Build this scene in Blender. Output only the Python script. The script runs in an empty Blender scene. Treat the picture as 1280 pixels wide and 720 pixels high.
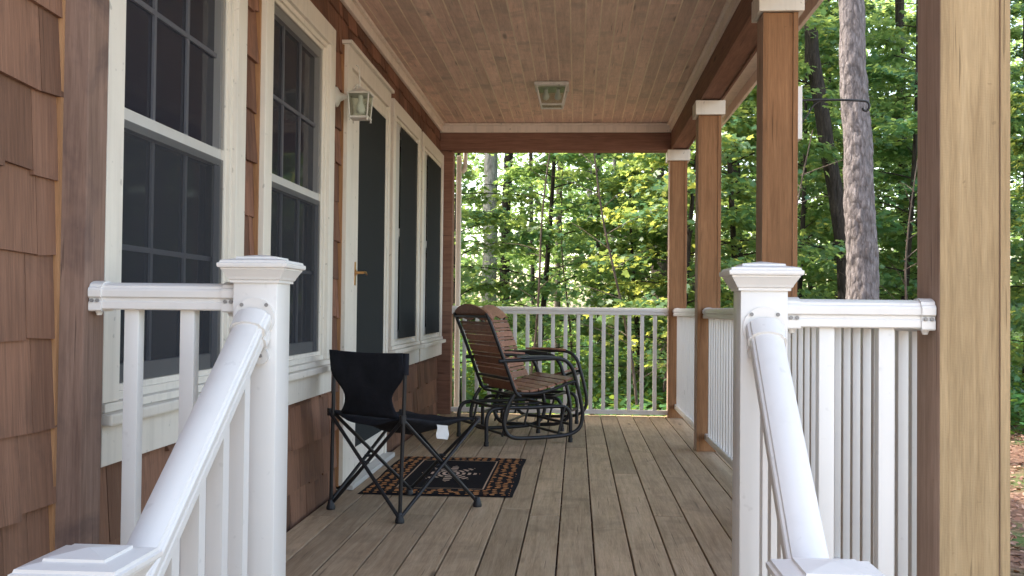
import bpy, bmesh, math, random
import numpy as np
from mathutils import Vector, Matrix
random.seed(7); rng = np.random.default_rng(7)
scene = bpy.context.scene
col = scene.collection
R = math.radians
GZ = -0.52            # ground level; the deck surface is z = 0

# ------------------------------------------------------------------ materials
class NT:
    def __init__(s, name):
        s.m = bpy.data.materials.new(name); s.m.use_nodes = True
        s.t = s.m.node_tree; s.t.nodes.clear()
        s.out = s.t.nodes.new('ShaderNodeOutputMaterial')
    def n(s, typ, **kw):
        nd = s.t.nodes.new('ShaderNode' + typ)
        for k, v in kw.items():
            if k in nd.inputs: nd.inputs[k].default_value = v
            else: setattr(nd, k, v)
        return nd
    def l(s, a, b): s.t.links.new(a, b)
    def math(s, op, a, b=0.0, c=0.0):
        nd = s.t.nodes.new('ShaderNodeMath'); nd.operation = op
        for i, v in enumerate((a, b, c)):
            if hasattr(v, 'links'): s.l(v, nd.inputs[i])
            else: nd.inputs[i].default_value = v
        return nd.outputs[0]
    def ramp(s, fac, stops):
        nd = s.t.nodes.new('ShaderNodeValToRGB')
        el = nd.color_ramp.elements
        while len(el) < len(stops): el.new(0.5)
        for e, (p, c) in zip(el, stops): e.position = p; e.color = (c[0], c[1], c[2], 1)
        s.l(fac, nd.inputs[0]); return nd.outputs[0]
    def mix(s, fac, a, b, bt='MIX'):
        nd = s.t.nodes.new('ShaderNodeMix'); nd.data_type = 'RGBA'; nd.blend_type = bt
        for sock, v in ((nd.inputs['Factor'], fac), (nd.inputs['A'], a), (nd.inputs['B'], b)):
            if hasattr(v, 'links'): s.l(v, sock)
            elif isinstance(v, (int, float)): sock.default_value = v
            else: sock.default_value = (v[0], v[1], v[2], 1)
        return nd.outputs['Result']
    def coords(s, world=False, rand=True):
        if world:
            g = s.n('NewGeometry'); base = g.outputs['Position']
        else:
            tc = s.n('TexCoord'); base = tc.outputs['Object']
        if not rand: return base, None
        g = s.n('NewGeometry'); oi = s.n('ObjectInfo')
        r = s.math('ADD', g.outputs['Random Per Island'], s.math('MULTIPLY', oi.outputs['Random'], 3.7))
        sc = s.math('MULTIPLY', r, 23.0)
        cb = s.n('CombineXYZ'); s.l(sc, cb.inputs[0]); s.l(s.math('MULTIPLY', sc, 1.7), cb.inputs[1]); s.l(s.math('MULTIPLY', sc, 0.6), cb.inputs[2])
        va = s.n('VectorMath', operation='ADD'); s.l(base, va.inputs[0]); s.l(cb.outputs[0], va.inputs[1])
        return va.outputs[0], g.outputs['Random Per Island']
    def scaled(s, v, sc):
        m = s.n('Mapping'); m.inputs['Scale'].default_value = sc; s.l(v, m.inputs['Vector']); return m.outputs[0]
    def noise(s, v, scale, detail=4, rough=.55, dist=0):
        n = s.n('TexNoise', Scale=scale, Detail=detail, Roughness=rough, Distortion=dist); s.l(v, n.inputs['Vector']); return n.outputs['Fac']
    def finish(s, color, rough=.6, bump=None, bs=.3, bd=.002, spec=.5, metal=0, coat=0):
        p = s.n('BsdfPrincipled')
        if hasattr(color, 'links'): s.l(color, p.inputs['Base Color'])
        else: p.inputs['Base Color'].default_value = (*color, 1)
        if hasattr(rough, 'links'): s.l(rough, p.inputs['Roughness'])
        else: p.inputs['Roughness'].default_value = rough
        p.inputs['Specular IOR Level'].default_value = spec
        p.inputs['Metallic'].default_value = metal; p.inputs['Coat Weight'].default_value = coat
        if bump is not None:
            b = s.n('Bump', Strength=bs, Distance=bd); s.l(bump, b.inputs['Height']); s.l(b.outputs[0], p.inputs['Normal'])
        s.l(p.outputs[0], s.out.inputs[0]); return s.m

def wood(name, c_dark, c_mid, c_light, axis='Z', rough=.75, var=.35, knots=True, stain=(0, 0, 0), stain_amt=0.0, spec=.25, saw=0.0, world=False):
    t = NT(name); v, isl = t.coords(world=world)
    st = {'X': (1.2, 22, 22), 'Y': (22, 1.2, 22), 'Z': (22, 22, 1.2)}[axis]
    g1 = t.noise(t.scaled(v, st), 2.0, 5, .6, .6)
    st2 = tuple(q * 5 for q in st)
    g2 = t.noise(t.scaled(v, st2), 2.0, 3, .6)
    big = t.noise(v, 1.6, 4, .6)
    c = t.ramp(g1, [(.28, c_dark), (.5, c_mid), (.74, c_light)])
    c = t.mix(.35, c, t.ramp(g2, [(.3, tuple(q*.6 for q in c_mid)), (.7, tuple(min(1, q*1.35) for q in c_mid))]), 'MIX')
    # board-to-board variation
    br = t.math('ADD', t.math('MULTIPLY', isl, var), 1 - var/2)
    br = t.math('MULTIPLY', br, t.math('ADD', t.math('MULTIPLY', big, .7), .65))
    cb = t.n('CombineXYZ')
    for i in range(3): t.l(br, cb.inputs[i])
    c = t.mix(1.0, c, cb.outputs[0], 'MULTIPLY')
    if stain_amt:
        s_ = t.noise(v, 3.2, 5, .65, .4)
        f = t.ramp(s_, [(.5, (0, 0, 0)), (.72, (1, 1, 1))])
        c = t.mix(t.math('MULTIPLY', f, stain_amt), c, stain)
    if knots:
        vk = t.scaled(v, {'X': (1.1, 5, 5), 'Y': (5, 1.1, 5), 'Z': (5, 5, 1.1)}[axis])
        vo = t.n('TexVoronoi', Scale=1.1, Randomness=1.0); t.l(vk, vo.inputs['Vector'])
        k = t.ramp(vo.outputs['Distance'], [(.04, (1, 1, 1)), (.10, (0, 0, 0))])
        c = t.mix(t.math('MULTIPLY', k, .75), c, tuple(q*.3 for q in c_dark))
    vc = t.scaled(v, {'X': (1.6, 60, 60), 'Y': (60, 1.6, 60), 'Z': (60, 60, 1.6)}[axis])
    ck = t.ramp(t.noise(vc, 1.5, 2, .5, .3), [(.685, (0, 0, 0)), (.72, (1, 1, 1))])
    c = t.mix(t.math('MULTIPLY', ck, .6), c, tuple(q*.35 for q in c_dark))
    sp = t.ramp(t.noise(v, 34, 3, .6), [(.70, (0, 0, 0)), (.76, (1, 1, 1))])
    c = t.mix(t.math('MULTIPLY', sp, .35), c, tuple(q*.45 for q in c_dark))
    h = t.math('SUBTRACT', t.math('ADD', g2, g1), t.math('MULTIPLY', ck, .8))
    if saw:
        w = t.n('TexWave', Scale=45.0, Distortion=9.0, Detail=3.0); w.bands_direction = axis; t.l(v, w.inputs['Vector'])
        h = t.math('ADD', h, t.math('MULTIPLY', w.outputs['Fac'], saw))
        c = t.mix(t.math('MULTIPLY', w.outputs['Fac'], .03), c, c_light)
    return t.finish(c, rough, h, .5, .0015, spec)

def paint(name, c, rough=.4, dirt=.12, bump=.08, spec=.45, dirtc=(.35, .32, .27)):
    t = NT(name); v, isl = t.coords()
    n1 = t.noise(v, 3.5, 6, .65); n2 = t.noise(v, 70, 3, .5)
    f = t.ramp(n1, [(.45, (0, 0, 0)), (.8, (1, 1, 1))])
    cc = t.mix(t.math('MULTIPLY', f, dirt), c, dirtc)
    stz = t.ramp(t.noise(t.scaled(v, (18, 18, 1.2)), 1.4, 4, .6), [(.5, (0, 0, 0)), (.8, (1, 1, 1))])
    cc = t.mix(t.math('MULTIPLY', stz, dirt*1.6), cc, dirtc)
    sp = t.ramp(t.noise(v, 38, 2, .4), [(.70, (0, 0, 0)), (.76, (1, 1, 1))])
    cc = t.mix(t.math('MULTIPLY', sp, dirt*2.2), cc, tuple(q*.6 for q in dirtc))
    return t.finish(cc, t.math('ADD', t.math('MULTIPLY', n1, .25), rough-.1), n2, bump, .001, spec)

M = {}
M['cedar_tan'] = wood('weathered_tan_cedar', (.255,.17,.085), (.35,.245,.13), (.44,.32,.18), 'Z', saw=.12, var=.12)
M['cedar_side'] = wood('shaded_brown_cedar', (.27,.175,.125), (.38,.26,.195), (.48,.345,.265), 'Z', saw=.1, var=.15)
M['cedar_z'] = wood('orange_cedar_upright', (.17,.082,.036), (.27,.135,.062), (.36,.195,.095), 'Z', saw=.08, var=.2)
M['cedar_y'] = wood('red_cedar_beam_long', (.15,.078,.054), (.225,.118,.080), (.30,.17,.115), 'Y', saw=.08, var=.2)
M['cedar_x'] = wood('red_cedar_beam_cross', (.14,.066,.045), (.22,.115,.080), (.30,.17,.115), 'X', saw=.08, var=.2)
M['pilaster'] = wood('brown_cedar_wall_post', (.115,.070,.052), (.19,.12,.090), (.28,.185,.14), 'Z', var=.3, stain=(.055,.040,.042), stain_amt=.75)
M['raw'] = wood('raw_orange_cedar', (.22,.11,.05), (.36,.19,.09), (.50,.29,.15), 'Z', knots=False)
M['deck'] = wood('weathered_deck_boards', (.265,.178,.108), (.44,.315,.198), (.57,.435,.295), 'Y', rough=.6, var=.42, stain=(.16,.12,.08), stain_amt=.5, spec=.4)
M['ceil'] = wood('aged_pine_ceiling', (.50,.345,.265), (.69,.505,.405), (.82,.645,.54), 'Y', rough=.5, var=.22, stain=(.34,.275,.225), stain_amt=.8, spec=.35)
M['groove'] = wood('pale_ceiling_groove', (.85,.66,.5), (.9,.74,.58), (.93,.80,.66), 'Y', knots=False)
M['slat'] = wood('stained_slat_wood', (.19,.080,.050), (.32,.145,.090), (.44,.23,.15), 'Y', rough=.5, var=.5, knots=False, spec=.4)
M['white'] = paint('white_vinyl', (.70,.675,.64), .30, .06)
M['trim'] = paint('cream_window_trim', (.72,.67,.58), .5, .2)
M['ctrim'] = paint('cream_ceiling_trim', (.80,.70,.60), .55, .25)
M['sash'] = paint('white_sash', (.50,.49,.46), .45, .1)
M['muntin'] = paint('grey_muntin', (.24,.24,.26), .5, .05)
M['lampmetal'] = paint('off_white_lamp_metal', (.68,.66,.60), .4, .35)
M['black'] = paint('black_metal_tube', (.012,.012,.014), .38, .06, dirtc=(.06,.06,.06))
M['plastic'] = paint('black_plastic', (.015,.015,.017), .5, .05, dirtc=(.05,.05,.05))
M['screw'] = paint('dull_screw', (.22,.21,.20), .4, .1)
M['tag'] = paint('white_paper_tag', (.75,.74,.72), .7, .05)
M['concrete'] = paint('rim_wood', (.2,.14,.09), .8, .3)

def mk_shake():
    t = NT('cedar_shakes'); v, isl = t.coords()
    g1 = t.noise(t.scaled(v, (10, 26, 1.1)), 2.0, 5, .62, .5)
    g2 = t.noise(t.scaled(v, (60, 120, 3)), 1.6, 3, .6)
    c = t.ramp(g1, [(.25, (.105,.050,.034)), (.5, (.19,.092,.060)), (.75, (.27,.145,.098))])
    # greyer brown near the open front, redder deeper under the porch
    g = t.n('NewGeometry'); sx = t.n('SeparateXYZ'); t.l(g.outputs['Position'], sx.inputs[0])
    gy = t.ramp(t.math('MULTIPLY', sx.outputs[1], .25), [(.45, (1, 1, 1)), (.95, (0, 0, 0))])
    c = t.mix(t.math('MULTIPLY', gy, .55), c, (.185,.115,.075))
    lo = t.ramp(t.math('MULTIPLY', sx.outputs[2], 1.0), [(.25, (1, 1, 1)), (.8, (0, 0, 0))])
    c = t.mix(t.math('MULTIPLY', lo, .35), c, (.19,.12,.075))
    c = t.mix(.3, c, t.ramp(g2, [(.3, (.07,.035,.022)), (.7, (.3,.15,.09))]))
    br = t.math('ADD', t.math('MULTIPLY', isl, .65), .68)
    cb = t.n('CombineXYZ')
    for i in range(3): t.l(br, cb.inputs[i])
    c = t.mix(1.0, c, cb.outputs[0], 'MULTIPLY')
    st = t.ramp(t.noise(v, 4.5, 5, .65, .5), [(.5, (0, 0, 0)), (.75, (1, 1, 1))])
    c = t.mix(t.math('MULTIPLY', st, .55), c, (.06,.042,.038))
    return t.finish(c, .8, t.math('ADD', g1, g2), .6, .003, .2)
M['shake'] = mk_shake()

def mk_pane(tint=(.020,.020,.027)):
    t = NT('dark_window_glass'); v, _ = t.coords()
    return t.finish(tint, .04, t.noise(v, 2.2, 2), .02, .02, .6)
M['pane'] = mk_pane()
def mk_screen(name='insect_screen', op=.55, c=(.05,.053,.06)):
    t = NT(name); tr = t.n('BsdfTransparent'); d = t.n('BsdfDiffuse'); d.inputs[0].default_value = (*c, 1)
    v, _ = t.coords(rand=False)
    n = t.noise(v, 1.3, 3)
    f = t.math('ADD', t.math('MULTIPLY', n, .12), op-.06)
    mx = t.n('MixShader'); t.l(f, mx.inputs[0]); t.l(tr.outputs[0], mx.inputs[1]); t.l(d.outputs[0], mx.inputs[2])
    t.l(mx.outputs[0], t.out.inputs[0]); return t.m
M['screen'] = mk_screen(op=.62, c=(.050,.052,.058))
M['screen_light'] = mk_screen('light_insect_screen', .42, (.045,.046,.056))
M['screen_dense'] = mk_screen('dense_sun_screen', .93, (.040,.043,.042))
def mk_glass(name, c, rough=.25):
    t = NT(name); g = t.n('BsdfGlass', Roughness=rough, IOR=1.3); g.inputs[0].default_value = (*c, 1)
    tr = t.n('BsdfTransparent'); tr.inputs[0].default_value = (*c, 1); v, _ = t.coords(rand=False)
    b = t.n('Bump', Strength=.6, Distance=.003); t.l(t.noise(v, 60, 2), b.inputs['Height']); t.l(b.outputs[0], g.inputs['Normal'])
    mx = t.n('MixShader', Fac=.55); mx.inputs[0].default_value = .55
    t.l(tr.outputs[0], mx.inputs[1]); t.l(g.outputs[0], mx.inputs[2]); t.l(mx.outputs[0], t.out.inputs[0]); return t.m
M['lampglass'] = mk_glass('lamp_glass', (.80,.84,.78))
M['bulb'] = paint('frosted_bulb', (.75,.74,.70), .3, .02)
M['brass'] = NT('brass').finish((.55,.30,.12), .3, metal=1)

def mk_fabric():
    t = NT('black_canvas'); v, _ = t.coords(rand=False)
    w1 = t.noise(v, 9, 4); w2 = t.noise(v, 420, 2)
    c = t.ramp(w1, [(.3, (.008,.009,.013)), (.7, (.018,.019,.026))])
    return t.finish(c, .85, t.math('ADD', t.math('MULTIPLY', w1, 6), w2), .6, .004, .25)
M['fabric'] = mk_fabric()

def mk_rug(x0, x1, y0, y1):
    # woven rug: black edge, tan border with dark leaf motif, thin line, black field, pale snowflake medallion
    t = NT('woven_rug'); g = t.n('NewGeometry'); s = t.n('SeparateXYZ'); t.l(g.outputs['Position'], s.inputs[0])
    u = t.math('SUBTRACT', s.outputs[0], (x0+x1)/2); w = t.math('SUBTRACT', s.outputs[1], (y0+y1)/2)
    au = t.math('ABSOLUTE', u); aw = t.math('ABSOLUTE', w)
    ex = t.math('SUBTRACT', (x1-x0)/2, au); ey = t.math('SUBTRACT', (y1-y0)/2, aw)
    e = t.math('MINIMUM', ex, ey)
    n = t.noise(g.outputs['Position'], 90, 2)
    vo = t.n('TexVoronoi', Scale=21.0, Randomness=.45); t.l(g.outputs['Position'], vo.inputs['Vector'])
    motif = t.math('LESS_THAN', t.math('ADD', vo.outputs['Distance'], t.math('MULTIPLY', n, .25)), .46)
    wv = t.n('TexVoronoi', Scale=34.0, Randomness=.2); t.l(g.outputs['Position'], wv.inputs['Vector'])
    tan = t.mix(t.math('LESS_THAN', wv.outputs['Distance'], .24), (.60,.27,.10), (.24,.09,.035))
    blk = (.012,.011,.013)
    border = t.mix(motif, blk, tan)
    c = t.mix(t.math('GREATER_THAN', e, .022), blk, border)
    c = t.mix(t.math('GREATER_THAN', e, .155), c, blk)
    ln = t.math('MULTIPLY', t.math('GREATER_THAN', e, .168), t.math('LESS_THAN', e, .176))
    c = t.mix(ln, c, (.6,.42,.28))
    # medallion
    rr = t.math('SQRT', t.math('ADD', t.math('MULTIPLY', u, u), t.math('MULTIPLY', t.math('MULTIPLY', w, .62), t.math('MULTIPLY', w, .62))))
    an = t.math('ARCTAN2', t.math('MULTIPLY', w, .62), u)
    pet = t.math('COSINE', t.math('MULTIPLY', an, 8.0))
    rb = t.math('ADD', .115, t.math('MULTIPLY', pet, .055))
    rings = t.math('GREATER_THAN', t.math('SINE', t.math('MULTIPLY', rr, 190.0)), -.1)
    med = t.math('MULTIPLY', t.math('LESS_THAN', rr, rb), rings)
    c = t.mix(med, c, (.66,.48,.36))
    c = t.mix(t.math('MULTIPLY', n, .35), c, (.02,.015,.015))
    return t.finish(c, .95, n, .9, .004, .1)

def mk_leaf(name, stops, trans=.55, tcol=(.30,.42,.05), rough=.38):
    t = NT(name); g = t.n('NewGeometry'); oi = t.n('ObjectInfo')
    r = g.outputs['Random Per Island']
    c = t.ramp(r, stops)
    big = t.noise(g.outputs['Position'], .55, 3)
    hs = t.n('HueSaturation'); t.l(c, hs.inputs['Color'])
    t.l(t.math('ADD', t.math('MULTIPLY', oi.outputs['Random'], .05), .475), hs.inputs['Hue'])
    t.l(t.math('ADD', t.math('MULTIPLY', big, 1.0), .5), hs.inputs['Value'])
    p = t.n('BsdfPrincipled', Roughness=rough); t.l(hs.outputs[0], p.inputs['Base Color']); p.inputs['Specular IOR Level'].default_value = .45
    tl = t.n('BsdfTranslucent')
    tc = t.mix(t.math('FRACT', t.math('MULTIPLY', oi.outputs['Random'], 7.3)), tcol, (tcol[0]*1.6, tcol[1]*1.08, tcol[2]*.7)); tc = t.mix(r, tc, tuple(q*.42 for q in tcol)); t.l(tc, tl.inputs[0])
    mx = t.n('MixShader'); mx.inputs[0].default_value = trans
    t.l(p.outputs[0], mx.inputs[1]); t.l(tl.outputs[0], mx.inputs[2]); t.l(mx.outputs[0], t.out.inputs[0]); return t.m
M['leaf'] = mk_leaf('maple_leaves', [(0, (.024,.090,.066)), (.45, (.045,.14,.078)), (.8, (.09,.20,.08)), (1, (.17,.28,.08))], .48, (.46,.70,.20))
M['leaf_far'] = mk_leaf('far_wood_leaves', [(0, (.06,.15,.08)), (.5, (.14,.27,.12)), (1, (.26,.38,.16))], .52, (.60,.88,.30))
M['herb'] = mk_leaf('undergrowth_leaves', [(0, (.04,.12,.05)), (.5, (.06,.17,.06)), (1, (.10,.24,.07))], .4, (.28,.48,.08))

def mk_bark(name, c0, c1, c2, vs=(26, 26, 5)):
    t = NT(name); v, _ = t.coords()
    vo = t.n('TexVoronoi', Scale=1.0, Randomness=1.0); t.l(t.scaled(v, vs), vo.inputs['Vector'])
    n = t.noise(t.scaled(v, (30, 30, 7)), 1.5, 6, .65, .6)
    big = t.noise(v, 1.3, 3)
    c = t.ramp(n, [(.3, c0), (.52, c1), (.75, c2)])
    crack = t.ramp(vo.outputs['Distance'], [(.45, (0, 0, 0)), (.95, (1, 1, 1))])
    c = t.mix(t.math('MULTIPLY', crack, .55), c, tuple(q*.45 for q in c0))
    c = t.mix(t.math('MULTIPLY', big, .3), c, tuple(q*.6 for q in c1))
    h = t.math('SUBTRACT', n, t.math('MULTIPLY', crack, .8))
    return t.finish(c, .9, h, 1.0, .02, .15)
M['bark_pine'] = mk_bark('scaly_pine_bark', (.08,.070,.068), (.19,.17,.168), (.35,.325,.325), (24, 24, 10))
M['bark_dark'] = mk_bark('dark_bark', (.02,.018,.016), (.045,.038,.032), (.08,.07,.055))
M['bark_pale'] = mk_bark('pale_grey_bark', (.20,.19,.175), (.36,.35,.325), (.56,.54,.50), (14, 14, 8))
M['bark_mid'] = mk_bark('brown_grey_bark', (.07,.055,.045), (.13,.105,.085), (.2,.17,.14))

def mk_ground():
    t = NT('forest_floor'); g = t.n('NewGeometry'); P = g.outputs['Position']
    n1 = t.noise(P, 14, 6, .7); n2 = t.noise(P, .45, 4, .6); n3 = t.noise(P, 60, 3)
    vo = t.n('TexVoronoi', Scale=22.0); t.l(P, vo.inputs['Vector'])
    c = t.ramp(n1, [(.3, (.055,.030,.022)), (.5, (.14,.080,.058)), (.72, (.26,.17,.125))])
    sv = t.n('SeparateColor'); t.l(vo.outputs['Color'], sv.inputs[0])
    c = t.mix(.45, c, t.ramp(sv.outputs[0], [(0, (.06,.035,.025)), (.5, (.17,.10,.07)), (1, (.32,.22,.16))]))
    s0 = t.n('SeparateXYZ'); t.l(P, s0.inputs[0])
    gr = t.ramp(t.math('ADD', n2, t.math('MULTIPLY', t.math('MAXIMUM', t.math('SUBTRACT', s0.outputs[1], 11.0), 0.0), .03)), [(.52, (0, 0, 0)), (.64, (1, 1, 1))])
    c = t.mix(t.math('MULTIPLY', gr, .8), c, (.06,.12,.035))
    # unseen pale gravel before the steps, added to bounce sunlight up under the porch
    s = t.n('SeparateXYZ'); t.l(P, s.inputs[0])
    f = t.ramp(t.math('ADD', t.math('MULTIPLY', s.outputs[1], .25), t.math('ADD', t.math('MULTIPLY', n2, .5), .2)), [(.25, (1, 1, 1)), (.5, (0, 0, 0))])
    bounce_gravel = t.ramp(sv.outputs[1], [(0, (.36,.32,.27)), (1, (.62,.57,.49))])
    c = t.mix(f, c, bounce_gravel)
    return t.finish(c, .95, t.math('ADD', n1, t.math('MULTIPLY', vo.outputs['Distance'], .6)), .8, .03, .1)
M['ground'] = mk_ground()
t = NT('asphalt_roof_shingles'); v, i_ = t.coords(); M['roof'] = t.finish(t.ramp(t.noise(v, 40, 4), [(.3, (.05,.045,.04)), (.7, (.14,.12,.10))]), .9, t.noise(v, 40, 4), .5, .01, .1)
M['litter'] = mk_leaf('fallen_leaves', [(0, (.08,.04,.025)), (.5, (.2,.11,.07)), (1, (.36,.24,.17))], .15, (.3,.15,.06), .7)

# ------------------------------------------------------------------ geometry helpers (all in world metres)
class MB:
    def __init__(s): s.bm = bmesh.new()
    def box(s, a, b, bev=0.0, mi=0):
        x0, x1 = sorted((a[0], b[0])); y0, y1 = sorted((a[1], b[1])); z0, z1 = sorted((a[2], b[2]))
        vs = [s.bm.verts.new(p) for p in ((x0,y0,z0),(x1,y0,z0),(x1,y1,z0),(x0,y1,z0),(x0,y0,z1),(x1,y0,z1),(x1,y1,z1),(x0,y1,z1))]
        fs = [s.bm.faces.new([vs[i] for i in f]) for f in ((0,3,2,1),(4,5,6,7),(0,1,5,4),(1,2,6,5),(2,3,7,6),(3,0,4,7))]
        for f in fs: f.material_index = mi
        if bev > 0:
            es = list({e for f in fs for e in f.edges})
            r = bmesh.ops.bevel(s.bm, geom=es, offset=bev, segments=2, profile=.6, affect='EDGES')
            for f in r['faces']: f.material_index = mi
        return s
    def hexa(s, p, mi=0):        # 8 points, bottom loop then top loop
        vs = [s.bm.verts.new(q) for q in p]
        for f in ((0,3,2,1),(4,5,6,7),(0,1,5,4),(1,2,6,5),(2,3,7,6),(3,0,4,7)):
            s.bm.faces.new([vs[i] for i in f]).material_index = mi
        return s
    def poly(s, pts, mi=0):
        f = s.bm.faces.new([s.bm.verts.new(p) for p in pts]); f.material_index = mi; return s
    def tube(s, pts, r, seg=10, smooth=0, closed=False, r2=None):
        P = [Vector(p) for p in pts]
        if smooth:
            Q = []; n = len(P)
            rngi = range(n if closed else n-1)
            for i in rngi:
                p0 = P[(i-1) % n] if (closed or i > 0) else P[i]; p1 = P[i]; p2 = P[(i+1) % n]
                p3 = P[(i+2) % n] if (closed or i+2 < n) else p2
                for k in range(smooth):
                    u = k/smooth
                    Q.append(.5*((2*p1)+(-p0+p2)*u+(2*p0-5*p1+4*p2-p3)*u*u+(-p0+3*p1-3*p2+p3)*u**3))
            if not closed: Q.append(P[-1])
            P = Q
        n = len(P); rings = []; up = None
        for i, p in enumerate(P):
            a = P[(i-1) % n] if (closed or i > 0) else P[0]; b = P[(i+1) % n] if (closed or i < n-1) else P[-1]
            d = (b-a).normalized()
            if up is None:
                up = Vector((0, 0, 1)) if abs(d.z) < .9 else Vector((1, 0, 0))
            x = d.cross(up).normalized(); up = x.cross(d).normalized()
            rr = r if r2 is None else r + (r2-r)*i/(n-1)
            rings.append([s.bm.verts.new(p + x*math.cos(2*math.pi*k/seg)*rr + up*math.sin(2*math.pi*k/seg)*rr) for k in range(seg)])
        m = n if closed else n-1
        for i in range(m):
            A, B = rings[i], rings[(i+1) % n]
            for k in range(seg):
                f = s.bm.faces.new((A[k], A[(k+1) % seg], B[(k+1) % seg], B[k])); f.smooth = True
        if not closed:
            s.bm.faces.new(rings[0][::-1]); s.bm.faces.new(rings[-1])
        return s
    def extrude(s, prof, a, b, up=(0, 0, 1)):   # profile (u, v) swept from a to b
        a, b = Vector(a), Vector(b); d = (b-a).normalized(); x = d.cross(Vector(up)).normalized(); z = x.cross(d).normalized()
        A = [s.bm.verts.new(a + x*u + z*v) for u, v in prof]; B = [s.bm.verts.new(b + x*u + z*v) for u, v in prof]
        n = len(prof)
        for k in range(n):
            s.bm.faces.new((A[k], B[k], B[(k+1) % n], A[(k+1) % n])).smooth = True
        s.bm.faces.new(A); s.bm.faces.new(B[::-1]); return s
    def lathe(s, c, prof, seg=20, axis='Z'):
        rings = []
        for r, h in prof:
            ring = []
            for k in range(seg):
                a = 2*math.pi*k/seg; u, w = r*math.cos(a), r*math.sin(a)
                q = {'Z': (u, w, h), 'X': (h, u, w), 'Y': (w, h, u)}[axis]
                ring.append(s.bm.verts.new((c[0]+q[0], c[1]+q[1], c[2]+q[2])))
            rings.append(ring)
        for A, B in zip(rings, rings[1:]):
            for k in range(seg): s.bm.faces.new((A[k], A[(k+1) % seg], B[(k+1) % seg], B[k])).smooth = True
        s.bm.faces.new(rings[0][::-1]); s.bm.faces.new(rings[-1]); return s
    def sq(s, c, prof):                          # stacked square sections: (half size, z)
        rings = [[s.bm.verts.new((c[0]+sx*h, c[1]+sy*h, c[2]+z)) for sx, sy in ((-1,-1),(1,-1),(1,1),(-1,1))] for h, z in prof]
        for A, B in zip(rings, rings[1:]):
            for k in range(4): s.bm.faces.new((A[k], A[(k+1) % 4], B[(k+1) % 4], B[k]))
        s.bm.faces.new(rings[0][::-1]); s.bm.faces.new(rings[-1]); return s
    def build(s, name, mats, parent=None, smooth_angle=None):
        me = bpy.data.meshes.new(name)
        bmesh.ops.recalc_face_normals(s.bm, faces=s.bm.faces)
        if smooth_angle:
            for f in s.bm.faces: f.smooth = True
            for e in s.bm.edges:
                if len(e.link_faces) == 2 and e.calc_face_angle(0) > R(smooth_angle): e.smooth = False
        else:
            for e in s.bm.edges:
                if len(e.link_faces) == 2 and e.calc_face_angle(0) > R(50): e.smooth = False
        s.bm.to_mesh(me); s.bm.free()
        for m in (mats if isinstance(mats, (list, tuple)) else [mats]): me.materials.append(m)
        return link(name, me, parent)

def rootmat(o):
    m = Matrix.LocRotScale(o.location, o.rotation_euler, o.scale)
    return rootmat(o.parent) @ m if o.parent else m
def link(name, me, parent=None):
    if parent is not None: me.transform(rootmat(parent).inverted())
    o = bpy.data.objects.new(name, me); col.objects.link(o)
    if parent is not None: o.parent = parent
    return o
def tag(o, label, cat, group=None):
    o['label'] = label; o['category'] = cat
    if group: o['group'] = group
    return o
def thing(name, loc, label, cat, group=None, rz=0.0):
    o = bpy.data.objects.new(name, None); col.objects.link(o); o.empty_display_size = .1
    o.location = loc; o.rotation_euler = (0, 0, rz)
    return tag(o, label, cat, group)
def sub(name, loc, parent):                      # a part that only gathers sub-parts
    o = bpy.data.objects.new(name, None); col.objects.link(o); o.empty_display_size = .05
    o.parent = parent; o.location = Vector(loc) - parent.location
    return o
def copy_tree(o, parent=None):
    c = o.copy(); col.objects.link(c); c.parent = parent
    for ch in list(o.children): copy_tree(ch, c)
    return c

# ------------------------------------------------------------------ camera
F_, px, py = 1250.0, 81.0, 26.0
yaw, pitch, roll = math.atan(px/F_), math.atan(py/F_), R(.6)
fw = Vector((-math.sin(yaw)*math.cos(pitch), math.cos(yaw)*math.cos(pitch), math.sin(pitch)))
r0 = Vector((math.cos(yaw), math.sin(yaw), 0)); u0 = r0.cross(fw)
rr_ = r0*math.cos(roll) + u0*math.sin(roll); uu_ = -r0*math.sin(roll) + u0*math.cos(roll)
cam = bpy.data.cameras.new('camera'); co = bpy.data.objects.new('camera', cam); col.objects.link(co)
co.matrix_world = Matrix(((rr_.x, uu_.x, -fw.x, 0), (rr_.y, uu_.y, -fw.y, 0), (rr_.z, uu_.z, -fw.z, .968), (0, 0, 0, 1)))
cam.sensor_width = 36; cam.lens = F_/1280*36; cam.clip_end = 500; cam.clip_start = .05
scene.camera = co

# ------------------------------------------------------------------ light
SE, AZ = R(57), math.atan2(.18, -.98)            # sun stands beyond the house, to the left
sd = Vector((math.cos(AZ)*math.cos(SE), math.sin(AZ)*math.cos(SE), math.sin(SE)))
sl = bpy.data.lights.new('sun', 'SUN'); sl.energy = 10; sl.angle = R(.53); sl.color = (1, .93, .80)
so = bpy.data.objects.new('sun', sl); col.objects.link(so); so.rotation_euler = (-sd).to_track_quat('-Z', 'Y').to_euler(); so.location = (-20, 5, 25)
w = bpy.data.worlds.new('World'); scene.world = w; w.use_nodes = True
nt = w.node_tree; bg = nt.nodes['Background']; sky = nt.nodes.new('ShaderNodeTexSky'); sky.sky_type = 'NISHITA'; sky.sun_disc = False
sky.sun_elevation = SE; sky.sun_rotation = math.atan2(sd.x, sd.y); sky.air_density = 1.0; sky.dust_density = 2.5; sky.ozone_density = 1.0
wb = nt.nodes.new('ShaderNodeMix'); wb.data_type = 'RGBA'; wb.blend_type = 'MULTIPLY'; wb.inputs['Factor'].default_value = 1
wb.inputs['B'].default_value = (1.14, 1.0, .86, 1)      # the camera's white balance for open shade
nt.links.new(sky.outputs[0], wb.inputs['A']); nt.links.new(wb.outputs['Result'], bg.inputs[0]); bg.inputs[1].default_value = .95
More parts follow.
